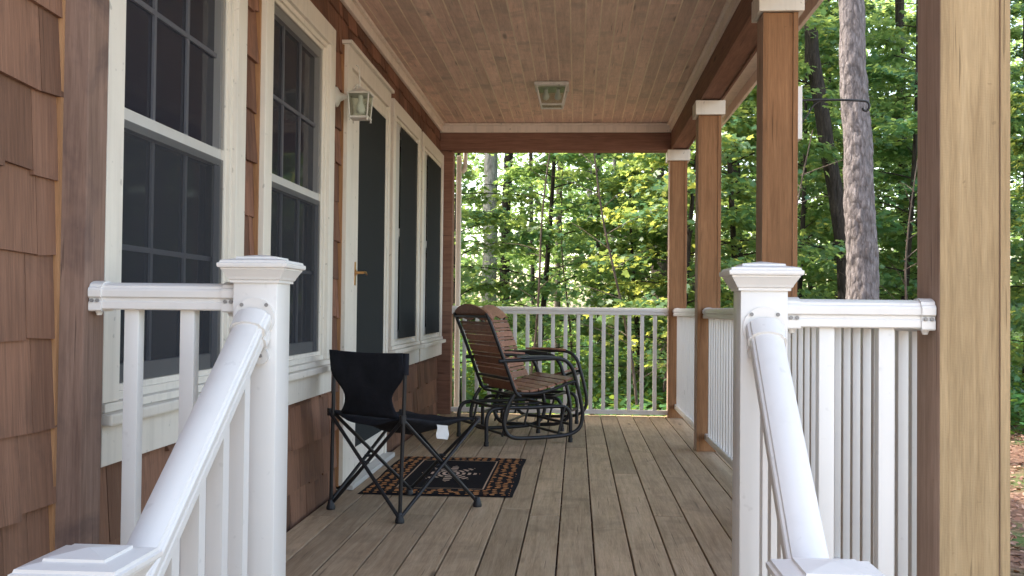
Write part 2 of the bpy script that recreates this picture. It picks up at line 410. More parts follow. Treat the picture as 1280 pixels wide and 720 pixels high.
scene.view_settings.view_transform = 'Standard'; scene.view_settings.look = 'None'; scene.view_settings.exposure = 0
scene.render.engine = 'CYCLES'
cy = scene.cycles; cy.max_bounces = 8; cy.diffuse_bounces = 5; cy.transparent_max_bounces = 12; cy.transmission_bounces = 5; cy.glossy_bounces = 3
cy.sample_clamp_indirect = 8

# ------------------------------------------------------------------ house: wall, windows, door, ceiling, beams, roof
house = thing('house', (-1.26, 2.4, GZ), 'house with brown cedar shake wall and wood ceilinged front porch', 'house')
WX = -1.30
b = MB(); b.box((WX, -.6, GZ), (WX-.2, 9.35, 5.6)); b.box((WX-7, 9.15, GZ), (WX-.2, 9.35, 5.6)); b.box((WX-7, -.6, GZ), (WX-.2, -.4, 5.6)); b.box((WX-7, -.6, GZ), (WX-7.2, 9.35, 5.6))  # unseen upper storey, added to shade porch; front kept short to sunlight the gravel
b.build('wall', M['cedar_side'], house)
wins = [(2.527, 3.612), (3.838, 4.960), (6.575, 7.750), (7.832, 9.080)]
DOOR = (5.235, 6.465)
ZT, ZA = 2.365, .545
opens = [(a, c, ZA, ZT) for a, c in wins] + [(DOOR[0], DOOR[1], 0, 2.37)]
PIL = (2.350, 2.452)
b = MB()
ycuts = sorted({-.6, PIL[0], PIL[1], 9.06, *[o[0] for o in opens], *[o[1] for o in opens]})
course = .198
for seg0, seg1 in zip(ycuts, ycuts[1:]):
    if abs(seg0-PIL[0]) < 1e-6: continue
    op = next((o for o in opens if o[0] <= seg0+1e-4 and o[1] >= seg1-1e-4), None)
    front = seg1 <= PIL[0]+1e-6
    dx = .004 if front else 0
    k = 0; z = GZ if front else -.08
    z = z + .01
    while z < (5.4 if front else 2.66):
        y = seg0 + random.uniform(-.1, 0)
        while y < seg1:
            wd = random.uniform(.10, .235)
            ya, yb = max(y, seg0)+.0015, min(y+wd, seg1)-.0015
            y += wd
            if yb-ya < .012: continue
            zb = z + random.uniform(-.010, .012); zt = z + course + .05
            if not front: zt = min(zt, 2.64)
            if op:
                if op[2] <= zb < op[3] - .02 and zt <= op[3]: continue
                if zb < op[2] < zt: zt = op[2]
                elif zb < op[3] < zt: zb = op[3]
                elif op[2] <= zb < op[3]: continue
            if zt - zb < .02: continue
            th = random.uniform(.007, .014); tw = random.uniform(-.004, .004)
            xb = WX+.034+th+dx; xt = WX+.030+dx
            sk = random.uniform(-.004, .004)
            b.hexa([(WX, ya, zb+sk), (xb, ya, zb+sk), (xb+tw, yb, zb-sk), (WX, yb, zb-sk), (WX, ya, zt), (xt, ya, zt), (xt, yb, zt), (WX, yb, zt)])
        z += course
b.build('shingle', M['shake'], house)

def window(y0, y1, muntins, dense):
    w_ = sub('window', (WX, (y0+y1)/2, ZA), house)
    T = .095; xf = -1.225
    b = MB()                                      # casing: sides, head, sill board, apron
    b.box((WX, y0, ZA+.165), (xf, y0+T, ZT-T), .003); b.box((WX, y1-T, ZA+.165), (xf, y1, ZT-T), .003)
    b.box((WX, y0, ZT-T), (xf, y1, ZT), .003)
    b.box((WX, y0, ZA), (xf, y1, ZA+.108), .003)
    # stepped inner casing
    i0, i1, zb, zt = y0+T, y1-T, ZA+.165, ZT-T
    for (q, xx) in ((.022, xf-.018), (.040, xf-.03)):
        o_ = q-.022 if q == .022 else .022
        b.box((WX, i0+o_, zb+o_), (xx, i0+q, zt-o_)); b.box((WX, i1-q, zb+o_), (xx, i1-o_, zt-o_))
        b.box((WX, i0+q, zt-q), (xx, i1-q, zt-o_)); b.box((WX, i0+q, zb+o_), (xx, i1-q, zb+q))
    b.build('casing', M['trim'], w_)
    MB().box((WX, y0-.010, ZA+.04), (xf-.0215, y0-.001, ZT-.003)).build('backing_strip', M['raw'], w_)
    MB().box((WX, y0-.02, ZA+.109), (xf+.035, y1+.02, ZA+.140), .006).box((WX, y0, ZA+.141), (xf+.008, y1, ZA+.164), .003).build('sill', M['trim'], w_)
    g0, g1, h0, h1 = i0+.041, i1-.041, zb+.041, zt-.041; zm = (h0+h1)/2
    b = MB(); bm2 = MB(); xs = -1.240 if dense else -1.268
    S = .022; SL = .165 if dense else S
    b.box((WX+.004, g0, h0), (xs, g0+SL, h1)); b.box((WX+.004, g1-S, h0), (xs, g1, h1)); b.box((WX+.004, g0+SL, h0), (xs, g1-S, h0+.05)); b.box((WX+.004, g0+SL, h1-.04), (xs, g1-S, h1))
    b.box((WX+.004, g0+SL, zm-.028), (xs+.006, g1-S, zm+.028))
    if muntins:
        for (z0, z1) in ((h0+.05, zm-.028), (zm+.028, h1-.04)):
            for k in (1, 2):
                yc = g0+S+(g1-g0-2*S)*k/3; bm2.box((WX+.010, yc-.008, z0), (xs-.014, yc+.008, z1))
            zc = z0+(z1-z0)*.5
            for k in range(3):
                ya = g0+S+(g1-g0-2*S)*k/3+(.009 if k else 0); yb = g0+S+(g1-g0-2*S)*(k+1)/3-(.009 if k < 2 else 0)
                bm2.box((WX+.010, ya, zc-.008), (xs-.014, yb, zc+.008))
    b.build('sash', M['sash'], w_)
    if muntins: bm2.build('muntin_grid', M['muntin'], w_)
    MB().poly([(WX+.008, g0+.01, h0+.01), (WX+.008, g1-.01, h0+.01), (WX+.008, g1-.01, h1-.01), (WX+.008, g0+.01, h1-.01)]).build('pane', M['pane'], w_)
    if dense: sc = MB().poly([(xs+.009, g0+SL, h0+.001), (xs+.009, g1-.001, h0+.001), (xs+.009, g1-.001, h1-.001), (xs+.009, g0+SL, h1-.001)])
    if dense: sc.build('insect_screen', M['screen_dense'], w_)
    else:
        MB().poly([(xs+.009, g0+.001, zm+.03), (xs+.009, g1-.001, zm+.03), (xs+.009, g1-.001, h1-.001), (xs+.009, g0+.001, h1-.001)]).build('insect_screen', M['screen_light'], w_)
        xq = xs+.008
        MB().poly([(xq, g0+.001, h0+.001), (xq, g1-.001, h0+.001), (xq, g1-.001, zm-.005), (xq, g0+.001, zm-.005)]).build('insect_screen', M['screen'], w_)
        MB().box((xs+.0005, g1-S-.05, h0+.002), (xs+.004, g1-S, zm-.03)).build('screen_stile', M['muntin'], w_)
    return w_
for i, (a, c) in enumerate(wins): window(a, c, i < 2, i >= 2)

dr = sub('door', (WX, sum(DOOR)/2, 0), house)
y0, y1 = DOOR; T = .10; xf = -1.225
b = MB(); b.box((WX, y0, .0), (xf, y0+T, 2.37-T), .003); b.box((WX, y1-.06, .0), (xf, y1, 2.37-T), .003); b.box((WX, y0, 2.37-T), (xf, y1, 2.37), .003)
b.box((WX, y0-.01, 2.372), (xf+.02, y1+.01, 2.392), .003)
b.box((WX, y0+T, 0), (xf-.02, y0+T+.025, 2.37-T)); b.box((WX, y0+T+.025, 2.37-T-.025), (xf-.02, y1-.06, 2.37-T))
b.build('casing', M['trim'], dr)
MB().box((WX, y0-.010, .02), (xf-.0215, y0-.001, 2.365)).build('backing_strip', M['raw'], dr)
a0, a1, s0, s1 = y0+T+.028, y1-.063, .03, 2.37-T-.028
b = MB(); xd = xf-.008
b.box((WX+.006, a0, s0), (xd, a0+.195, s1), .004); b.box((WX+.006, a1-.04, s0), (xd, a1, s1), .004); b.box((WX+.006, a0+.195, s0), (xd, a1-.04, s0+.15), .004); b.box((WX+.006, a0+.195, s1-.06), (xd, a1-.04, s1), .004)
b.build('storm_door_frame', M['trim'], dr)
MB().poly([(xd-.006, a0+.19, s0+.14), (xd-.006, a1-.035, s0+.14), (xd-.006, a1-.035, s1-.055), (xd-.006, a0+.19, s1-.055)]).build('insect_screen', M['screen_dense'], dr)
MB().poly([(xd-.03, a0+.19, s0+.14), (xd-.03, a1-.035, s0+.14), (xd-.03, a1-.035, s1-.055), (xd-.03, a0+.19, s1-.055)]).build('pane', M['pane'], dr)
b = MB(); yh = a0+.13
b.lathe((xd+.002, yh, 1.16), [(.018, 0), (.018, .006), (.008, .008), (.008, .045)], 14, 'X'); b.tube([(xd+.045, yh-.005, 1.16), (xd+.05, yh+.04, 1.163), (xd+.046, yh+.085, 1.155)], .007, 8, 4)
b.box((xd+.001, yh-.014, 1.09), (xd+.004, yh+.014, 1.22), .001)
b.build('handle', M['brass'], dr)
MB().box((WX, y0, 0.001), (-1.17, y1, .028), .004).build('threshold', M['sash'], dr)

# engaged wall posts
MB().box((WX, PIL[0], GZ), (-1.19, PIL[1], 2.6), .003).build('wall_post', M['pilaster'], house)
MB().box((WX, PIL[0]-.012, GZ), (-1.251, PIL[0]-.001, 5.2)).build('backing_strip', M['raw'], house)
MB().box((WX, 9.10, 0), (-1.145, 9.25, 2.41), .003).build('wall_post', M['cedar_x'], house)

# ceiling
CZ = 2.66; CX0, CX1, CY0, CY1 = -1.245, .84, 2.46, 9.08
b = MB(); pitch_ = .0875; x = CX0 - .03; k = 0
while x < CX1+.02:
    # long boards broken at staggered joints
    cuts = [CY0, CY0 + random.uniform(1, 5.5), CY1] if random.random() < .6 else [CY0, CY1]
    for ya, yb in zip(cuts, cuts[1:]):
        b.box((max(x, CX0)+.0045, ya+.0008, CZ+random.uniform(0, .0006)), (min(x+pitch_, CX1)-.0045, yb-.0008, CZ+.0020))
    x += pitch_
b.build('ceiling', M['ceil'], house)
MB().box((CX0, CY0, CZ+.0022), (CX1, CY1, CZ+.05)).build('ceiling_groove', M['groove'], house)
b = MB()
for (p, q) in (((-1.262, CY0, CZ-.075), (-1.240, CY1-.022, CZ-.002)), ((.822, CY0, CZ-.075), (.842, CY1-.022, CZ-.002)), ((-1.262, CY1-.021, CZ-.085), (.842, CY1, CZ-.002)), ((-1.239, CY0, CZ-.022), (-1.215, CY1-.046, CZ-.003)), ((.797, CY0, CZ-.022), (.821, CY1-.046, CZ-.003)), ((-1.239, CY1-.045, CZ-.022), (.821, CY1-.022, CZ-.003))):
    b.box(p, q, .004)
b.build('ceiling_trim', M['ctrim'], house)
# beams
b = MB()
b.box((.845, 2.345, 2.432), (.985, 9.245, 2.80), .004); b.box((.838, 2.345, 2.420), (.853, 9.1, 2.80), .002); b.box((.978, 2.345, 2.420), (.993, 9.245, 2.80), .002)
b.build('beam', M['cedar_y'], house)
MB().box((-1.29, 9.085, 2.413), (.836, 9.235, 2.80), .004).build('beam', M['cedar_x'], house)
MB().box((-1.29, 2.33, 2.43), (.836, 2.455, 2.80), .004).build('beam', M['cedar_x'], house)
# eaves and roof
b = MB()
b.box((.995, 1.9, 2.74), (1.30, 9.7, 2.76)); b.box((1.30, 1.9, 2.66), (1.325, 9.7, 2.84), .003)
b.build('soffit', M['ctrim'], house)
b = MB()
b.hexa([(1.34, 1.9, 2.84), (1.34, 9.7, 2.84), (-1.3, 9.7, 3.75), (-1.3, 1.9, 3.75), (1.34, 1.9, 2.9), (1.34, 9.7, 2.9), (-1.3, 9.7, 3.83), (-1.3, 1.9, 3.83)])
b.hexa([(-1.0, -.85, 5.45), (-1.0, 9.8, 5.45), (-5, 9.8, 6.4), (-5, -.85, 6.4), (-1.0, -.85, 5.53), (-1.0, 9.8, 5.53), (-5, 9.8, 6.48), (-5, -.85, 6.48)])  # unseen main roof, added to keep direct sun off the porch
b.hexa([(-5, -.85, 6.4), (-5, 9.8, 6.4), (-9, 9.8, 5.45), (-9, -.85, 5.45), (-5, -.85, 6.48), (-5, 9.8, 6.48), (-9, 9.8, 5.53), (-9, -.85, 5.53)])
b.build('roof', M['roof'], house)
for yg in (1.95, 9.65): MB().poly([(1.29, yg, 2.76), (-1.28, yg, 2.76), (-1.28, yg, 3.70)]).build('gable', M['cedar_side'], house)
# downspout past the far wall post
ds = MB(); ds.box((-1.15, 9.42, -.4), (-1.105, 9.48, 2.42), .008); ds.tube([(-1.10, 9.45, 2.26), (-1.075, 9.45, 2.30), (-1.07, 9.45, 2.38), (-1.07, 9.45, 2.72)], .022, 10, 5)
tag(ds.build('downspout', M['trim']), 'white downspout running down past the far end of the shake wall', 'downspout')

# ------------------------------------------------------------------ deck and steps
deck = thing('porch_deck', (0, 5.7, 0), 'weathered grey brown plank deck of the porch', 'deck')
b = MB(); X = -.068 - .146*9
while X < .99:
    xa, xb = max(X, -1.235)+.0034, min(X+.146, 1.0)-.0034
    if xb - xa > .02:
        cuts = [2.30, 2.30+random.choice([2.4, 3.6, 4.9]) + random.uniform(-.2, .2), 9.26]
        for ya, yb in zip(cuts, cuts[1:]): b.box((xa, ya+.001, -.036+random.uniform(-.001, 0)), (xb, yb-.001, random.uniform(-.0012, .0008)), .0035)
    X += .146
b.build('deck_board', M['deck'], deck)
b = MB(); b.box((-1.24, 2.31, -.26), (.985, 2.345, -.038)); b.box((-1.24, 9.2, -.26), (.985, 9.24, -.038)); b.box((.95, 2.35, -.26), (.985, 9.195, -.038)); 
for yj in np.arange(2.7, 9.1, .41): b.box((-1.23, yj, -.22), (.945, yj+.04, -.04))
b.build('joist', M['cedar_side'], deck)
for (px_, py_) in ((.9, 2.45), (.9, 4.6), (.9, 7.0), (.9, 9.1), (-1.1, 2.45)): MB().box((px_-.045, py_-.045, GZ), (px_+.045, py_+.045, -.262)).build('pier', M['cedar_side'], deck)
st = thing('stair', (-.16, 1.9, GZ), 'wooden steps leading up to the deck between the white handrails', 'steps')
for (yy, zz) in ((2.03, -.17), (1.76, -.34)):
    bb = MB(); bb.box((-.70, yy, zz-.035), (.36, yy+.13, zz), .004); bb.box((-.70, yy+.137, zz-.035), (.36, yy+.272, zz), .004); bb.build('tread', M['deck'], st)
for sx in (-.70, .325):
    bb = MB(); bb.hexa([(sx, 1.74, GZ), (sx+.035, 1.74, GZ), (sx+.035, 2.30, GZ), (sx, 2.30, GZ), (sx, 1.74, -.376), (sx+.035, 1.74, -.376), (sx+.035, 2.30, -.206), (sx, 2.30, -.206)]); bb.build('stringer', M['cedar_side'], st)

# ------------------------------------------------------------------ columns
def column(yf, mats, label, capz=2.42, hook=False):
    x0, x1, wd = .83, .988, .155
    t_ = thing('porch_column', ((x0+x1)/2, yf+wd/2, -.0), label, 'column', 'square cedar columns holding up the porch roof')
    base = .001
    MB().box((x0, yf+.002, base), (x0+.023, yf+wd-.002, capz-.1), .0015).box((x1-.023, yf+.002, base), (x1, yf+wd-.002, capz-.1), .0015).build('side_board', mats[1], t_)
    # visible edges of the side boards share the colour of the front
    MB().box((x0+.0235, yf+.0045, base), (x1-.0235, yf+wd-.0045, capz-.1), .001).build('front_board', mats[0], t_)
    MB().box((x0+.0012, yf-.0006, base), (x0+.0222, yf+.0018, capz-.1)).box((x1-.0222, yf-.0006, base), (x1-.0012, yf+.0018, capz-.1)).build('edge_strip', mats[0], t_)
    b = MB(); c = capz
    for (p, q) in (((x0-.022, yf-.022, c-.098), (x1+.022, yf-.002, c)), ((x0-.022, yf+wd+.002, c-.098), (x1+.022, yf+wd+.022, c)), ((x0-.022, yf-.0015, c-.098), (x0-.002, yf+wd+.0015, c)), ((x1+.002, yf-.0015, c-.098), (x1+.022, yf+wd+.0015, c))): b.box(p, q, .003)
    b.build('cap_trim', M['trim'], t_)
    return t_
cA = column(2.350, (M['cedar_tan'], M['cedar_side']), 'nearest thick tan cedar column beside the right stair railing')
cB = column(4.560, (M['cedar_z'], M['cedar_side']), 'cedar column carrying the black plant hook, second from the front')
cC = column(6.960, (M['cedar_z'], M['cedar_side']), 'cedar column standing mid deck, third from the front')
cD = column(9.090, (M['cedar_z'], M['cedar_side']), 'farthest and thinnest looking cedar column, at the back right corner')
# plant hook
hk = thing('plant_hook', (.99, 4.63, 1.77), 'black iron plant hook on a white backing board on the column', 'hook')
MB().box((.989, 4.585, 1.75), (1.012, 4.675, 1.99), .003).build('backing_board', M['white'], hk)
b = MB(); b.box((1.0125, 4.622, 1.82), (1.017, 4.638, 1.975), .001)
b.tube([(1.016, 4.63, 1.935), (1.10, 4.63, 1.937), (1.2, 4.63, 1.936), (1.29, 4.63, 1.932), (1.315, 4.63, 1.925), (1.322, 4.63, 1.905), (1.312, 4.63, 1.888), (1.297, 4.63, 1.889), (1.292, 4.63, 1.9)], .0055, 8, 5)
b.tube([(1.016, 4.63, 1.83), (1.04, 4.63, 1.86), (1.07, 4.63, 1.91), (1.10, 4.63, 1.932)], .004, 8, 4)
b.build('iron_arm', M['black'], hk)

# ------------------------------------------------------------------ railings
RAILP = [(.030,-.034),(.0335,-.031),(.0335,-.015),(.0300,-.012),(.0305,-.006),(.0365,-.002),(.0370,.012),(.0345,.017),(.0300,.019),(.0285,.0245),(.020,.029),(.010,.0315),(0,.0325)]
RAILP = RAILP + [(-u, v) for u, v in RAILP[-2::-1]]
COLP = [(u*1.13, v*1.13) for u, v in RAILP]
def screws(par, pts, nrm):
    n = Vector(nrm)
    for p in pts:
        p = Vector(p); MB().tube([p - n*.002, p + n*.0024], .0046, 10).build('screw', M['screw'], par)
def post(x, y, z0, ztop, label):
    t_ = thing('railing_post', (x, y, z0), label, 'post', 'square white vinyl railing posts')
    h = .0545
    MB().box((x-h, y-h, z0), (x+h, y+h, ztop-.062), .005).build('shaft', M['white'], t_, 30)
    b = MB(); b.sq((x, y, ztop-.068), [(.0555,0),(.060,0),(.060,.006),(.0635,.008),(.066,.014),(.076,.030),(.0775,.031),(.0775,.0345),(.0835,.0365),(.0845,.040),(.0845,.046),(.080,.048),(.0785,.053),(.062,.0565),(.050,.0585),(.049,.063),(.003,.070)])
    b.build('cap', M['white'], t_)
    return t_
RY = 2.405
pUL = post(-.769, RY, -.25, 1.092, 'white capped post left of the stair opening, at the top of the steps')
pUR = post(.434, RY, -.25, 1.084, 'white capped post right of the stair opening, at the top of the steps')
pLL = post(-.770, 1.552, GZ, .580, 'short white post at the foot of the left handrail')
pLR = post(.397, 1.585, GZ, .580, 'short white post at the foot of the right handrail')

def rail_section(name, a, b_, ztop, zbot, label, n=None, positions=None, bal=.036, bot=True, group=None, dots=False):
    """horizontal railing between two points (x, y)"""
    A = Vector((a[0], a[1], ztop-.034)); B = Vector((b_[0], b_[1], ztop-.034)); d = (B-A).normalized()
    t_ = thing(name, (A.x, A.y, 0), label, 'railing', group)
    MB().extrude(RAILP, A, B).build('top_rail', M['white'], t_, 28)
    for e, s in ((A, 1), (B, -1)):
        bb = MB().extrude(COLP, e + d*s*.0006, e + d*s*.032)
        if dots:
            sd_ = Vector((0, -1, 0)); screws(t_, [e + d*s*.009 + Vector((0, -.0385, -.012)), e + d*s*.023 + Vector((0, -.0385, -.012))], sd_)
            bb.tube([e + d*s*.016 + Vector((0, -.012, -.036)), e + d*s*.016 + Vector((0, -.012, -.048))], .011, 12, r2=.006)
        bb.build('bracket', M['white'], t_, 28)
    if bot:
        zc = zbot+.022
        x_ = d.cross(Vector((0, 0, 1)))
        prof = [(.022,-.022),(.022,.01),(.017,.018),(-.017,.018),(-.022,.01),(-.022,-.022)]
        MB().extrude(prof, (A.x, A.y, zc), (B.x, B.y, zc)).build('bottom_rail', M['white'], t_, 28)
    L = (B-A).length
    ts = positions if positions is not None else [(i+1)/(n+1)*L for i in range(n)]
    h = bal/2; first = None
    ztopb = ztop-.0665; zb0 = (zbot+.0402) if bot else -.1
    for q in ts:
        c = A + d*q
        if first is None:
            bb = MB(); bb.box((c.x-h, c.y-h, zb0), (c.x+h, c.y+h, ztopb), .003); first = bb.build('baluster', M['white'], t_, 30); c0 = c
        else:
            o = first.copy(); o.location = c - c0; col.objects.link(o)
    return t_
rail_section('railing', (-1.189, RY), (-.8245, RY), 1.024, .06, 'short white railing left of the steps, running to the house wall', positions=[.100, .240], dots=True, group='white vinyl railings of the porch')
rail_section('railing', (.4895, RY), (.828, RY), 1.000, .06, 'short white railing right of the steps, running to the thick tan column', positions=[.0965, .233], dots=True, group='white vinyl railings of the porch')
SX = .905
for ya, yb, lab in ((2.508, 4.558, 'white side railing between the nearest column and the column with the hook'), (4.718, 6.958, 'white side railing between the hook column and the third column'), (7.118, 9.088, 'white side railing on the right between the two farthest columns')):
    n = int(round((yb-ya)/.1125))-1
    rail_section('railing', (SX, ya), (SX, yb), .988, .085, lab, n=n, bal=.031 if ya < 4 else .024, group='white vinyl railings of the porch')
rail_section('railing', (-1.143, 9.17), (.829, 9.17), .990, .02, 'white back railing across the far end of the porch', n=16, bal=.034, group='white vinyl railings of the porch')

def stair_rail(pu, pl, x0, x1, zt, zb, label):
    yu, yl = RY-.0555, 1.575+.0565
    A = Vector((x0, yu, zt)); B = Vector((x1, yl, zb)); d = (B-A).normalized()
    t_ = thing('stair_handrail', (x0, yu, 0), label, 'handrail', 'sloping white stair handrails')
    MB().extrude(RAILP, A, B).build('top_rail', M['white'], t_, 28)
    P2 = [(u*1.17, v*1.17) for u, v in RAILP]
    MB().extrude(P2, B-d*.05, B-d*.006).build('bracket', M['white'], t_, 28)
    bb = MB().extrude(P2, A+d*.004, A+d*.058)
    bb.tube([A+Vector((0, .002, .004)), A+Vector((0, -.005, .004))], .050, 24)
    bb.tube([A+Vector((.017, .002, -.085)), A+Vector((.017, -.010, -.085))], .021, 16)
    screws(t_, [A+Vector((-.030, -.005, .036)), A+Vector((.030, -.005, .036)), A+Vector((.019, -.011, -.085))], (0, -1, 0))
    bb.build('bracket', M['white'], t_, 28)
    low = .80
    A2, B2 = A-Vector((0, 0, low)), B-Vector((0, 0, low))
    prof = [(.022,-.022),(.022,.01),(.017,.018),(-.017,.018),(-.022,.01),(-.022,-.022)]
    MB().extrude(prof, A2, B2).build('bottom_rail', M['white'], t_, 28)
    L = (B-A)
    for k in range(5):
        q = (k+.72)/5.4; c = A + L*q; h = .018; s = L.z/L.y*h
        zt0, zb0 = c.z-.036, c.z-low+.02
        MB().hexa([(c.x-h, c.y-h, zb0-s), (c.x+h, c.y-h, zb0-s), (c.x+h, c.y+h, zb0+s), (c.x-h, c.y+h, zb0+s), (c.x-h, c.y-h, zt0-s), (c.x+h, c.y-h, zt0-s), (c.x+h, c.y+h, zt0+s), (c.x-h, c.y+h, zt0+s)]).build('baluster', M['white'], t_)
    return t_
stair_rail(pUL, pLL, -.769, -.770, .935, .425, 'sloping white handrail on the left side of the steps')
stair_rail(pUR, pLR, .434, .397, .925, .425, 'sloping white handrail on the right side of the steps')

# ------------------------------------------------------------------ lamps
wl = thing('wall_lantern', (-1.25, 5.10, 1.98), 'off-white coach lantern with glass sides on the wall beside the door', 'wall lamp')
b = MB(); b.lathe((-1.262, 5.10, 2.02), [(.062, 0), (.062, .012), (.05, .02), (.03, .03), (.02, .05), (.014, .07)], 22, 'X')
b.tube([(-1.195, 5.10, 2.02), (-1.16, 5.10, 2.045), (-1.13, 5.10, 2.09), (-1.11, 5.10, 2.075), (-1.108, 5.10, 2.055)], .008, 10, 5)
b.tube([(-1.108, 5.10, 2.05), (-1.112, 5.10, 2.14), (-1.118, 5.10, 2.2), (-1.135, 5.10, 2.215)], .0045, 8, 4)
b.build('mounting_arm', M['lampmetal'], wl)
b = MB(); b.sq((-1.105, 5.10, 1.885), [(.050, .145), (.072, .145), (.072, .152), (.052, .160), (.028, .178), (.014, .185), (.010, .195)]); b.sq((-1.105, 5.10, 1.885), [(.056, -.004), (.060, 0), (.060, .008), (.052, .008)])
for sx in (-1, 1):
    for sy in (-1, 1):
        b.tube([(-1.105+sx*.053, 5.10+sy*.053, 1.89), (-1.105+sx*.064, 5.10+sy*.064, 2.031)], .0045, 6)
        b.tube([(-1.105+sx*.054, 5.10+sy*.054, 1.884), (-1.105+sx*.054, 5.10+sy*.054, 1.866)], .004, 8, r2=.006)
b.build('lantern_frame', M['lampmetal'], wl)
b = MB()
c_ = Vector((-1.105, 5.10, 0))
for (ax, ay) in ((1, 0), (-1, 0), (0, 1), (0, -1)):
    tx, ty = -ay, ax
    b.poly([(c_.x+ax*.053-tx*.05, c_.y+ay*.053-ty*.05, 1.893), (c_.x+ax*.053+tx*.05, c_.y+ay*.053+ty*.05, 1.893), (c_.x+ax*.064+tx*.06, c_.y+ay*.064+ty*.06, 2.029), (c_.x+ax*.064-tx*.06, c_.y+ay*.064-ty*.06, 2.029)])
b.build('glass', M['lampglass'], wl)
MB().lathe((-1.105, 5.10, 1.91), [(.004, 0), (.022, .01), (.029, .03), (.024, .055), (.014, .075), (.013, .12)], 16).build('bulb', M['bulb'], wl)

wl.scale = (.84, .84, .84); wl.location.z += .045

cl = thing('ceiling_light', (-.2, 7.45, CZ), 'square glass light with cream frame flush on the wood ceiling', 'ceiling light')
b = MB(); b.sq((-.2, 7.5, 0), [(.118, CZ), (.128, CZ-.008), (.128, CZ-.028), (.118, CZ-.034)][::-1])
for sx in (-1, 1):
    for sy in (-1, 1): b.tube([(-.2+sx*.112, 7.5+sy*.112, CZ-.034), (-.2+sx*.080, 7.5+sy*.080, CZ-.165)], .007, 6)
for (p, q) in (((-1,-1),(1,-1)), ((1,-1),(1,1)), ((1,1),(-1,1)), ((-1,1),(-1,-1))):
    b.tube([(-.2+p[0]*.080, 7.5+p[1]*.080, CZ-.165), (-.2+q[0]*.080, 7.5+q[1]*.080, CZ-.165)], .008, 6)
b.build('frame', M['lampmetal'], cl)
b = MB(); b.sq((-.2, 7.5, 0), [(.077, CZ-.160), (.108, CZ-.040)]); b.build('glass', M['lampglass'], cl)
b = MB()
for s in (-.045, .045): b.lathe((-.2+s, 7.5, CZ-.12), [(.004, 0), (.022, .01), (.026, .03), (.016, .06), (.014, .085)], 14)
b.build('bulb', M['bulb'], cl)

# ------------------------------------------------------------------ rug
RX0, RX1, RY0, RY1 = -1.12, -.315, 5.13, 6.44
b = MB(); nx, ny = 28, 44; vs = {}
for i in range(nx+1):
    for j in range(ny+1):
        x = RX0+(RX1-RX0)*i/nx; y = RY0+(RY1-RY0)*j/ny
        e = min(i, nx-i, j, ny-j)
        z = .002 + (.009 if e > 0 else 0) + .0012*math.sin(x*19+y*5)*math.sin(y*11)
        vs[i, j] = b.bm.verts.new((x + .004*math.sin(y*7), y + .004*math.sin(x*9), z))
for i in range(nx):
    for j in range(ny): b.bm.faces.new((vs[i,j], vs[i+1,j], vs[i+1,j+1], vs[i,j+1])).smooth = True
tag(b.build('rug', mk_rug(RX0, RX1, RY0, RY1)), 'black rug with tan patterned border and pale medallion on the deck before the door', 'rug')

# ------------------------------------------------------------------ folding camp chair
BL, BR = Vector((-1.165, 4.74, 0)), Vector((-.785, 4.475, 0))
wv = (BR-BL); wn = wv.normalized(); fd = Vector((-wn.y, wn.x, 0))
FR = Vector((-.475, 4.885, 0)); FL = BL + (FR-BR)*1.0
ch = thing('camping_chair', tuple((BL+FR)/2), 'black folding camping chair with crossed thin legs, seen from behind near the door', 'chair')
def up(p, z, off=(0, 0)): return Vector((p.x, p.y, z)) + wn*off[0] + fd*off[1]
SB, SF = .47, .43
sBL, sBR = up(BL, SB, (-.012, 0)), up(BR, SB, (.012, 0)); sFL, sFR = up(FL, SF, (-.03, -.03)), up(FR, SF, (.0, -.005))
def leg(pts, r=.0088, nm='leg'): return MB().tube(pts, r, 10).build(nm, M['black'], ch)
leg([up(BL, .02), up(BL, .74, (.012, .0))], .009, 'back_pole'); leg([up(BR, .02), up(BR, .74, (.025, .0))], .009, 'back_pole')
def cross(a, b_, ta, tb, o):      # two bars crossing between two corners
    leg([up(a, .03)+o, tb+o]); leg([up(b_, .03)-o, ta-o])
cross(BL, BR, sBL, sBR, fd*.010); cross(BR, FR, sBR, sFR, wn*.010); cross(BL, FL, sBL, sFL, -wn*.010); cross(FL, FR, sFL, sFR, fd*.010)
for p in (BL, BR, FL, FR): MB().lathe((p.x, p.y, .001), [(.021, 0), (.022, .010), (.018, .022), (.013, .042), (.011, .046)], 14).build('foot', M['plastic'], ch)
for s_ in (sBL, sBR, sFL, sFR): MB().tube([s_-Vector((0, 0, .022)), s_+Vector((0, 0, .012))], .0155, 10).build('joint', M['plastic'], ch)
for (a, c) in ((BL, sBR), (BR, sFR), (FL, sFR), (BL, sFL)):
    m_ = (Vector((a.x, a.y, .03))+c)/2; MB().tube([m_-wn*.013-fd*.010, m_+wn*.013+fd*.010], .007, 8).build('rivet', M['plastic'], ch)
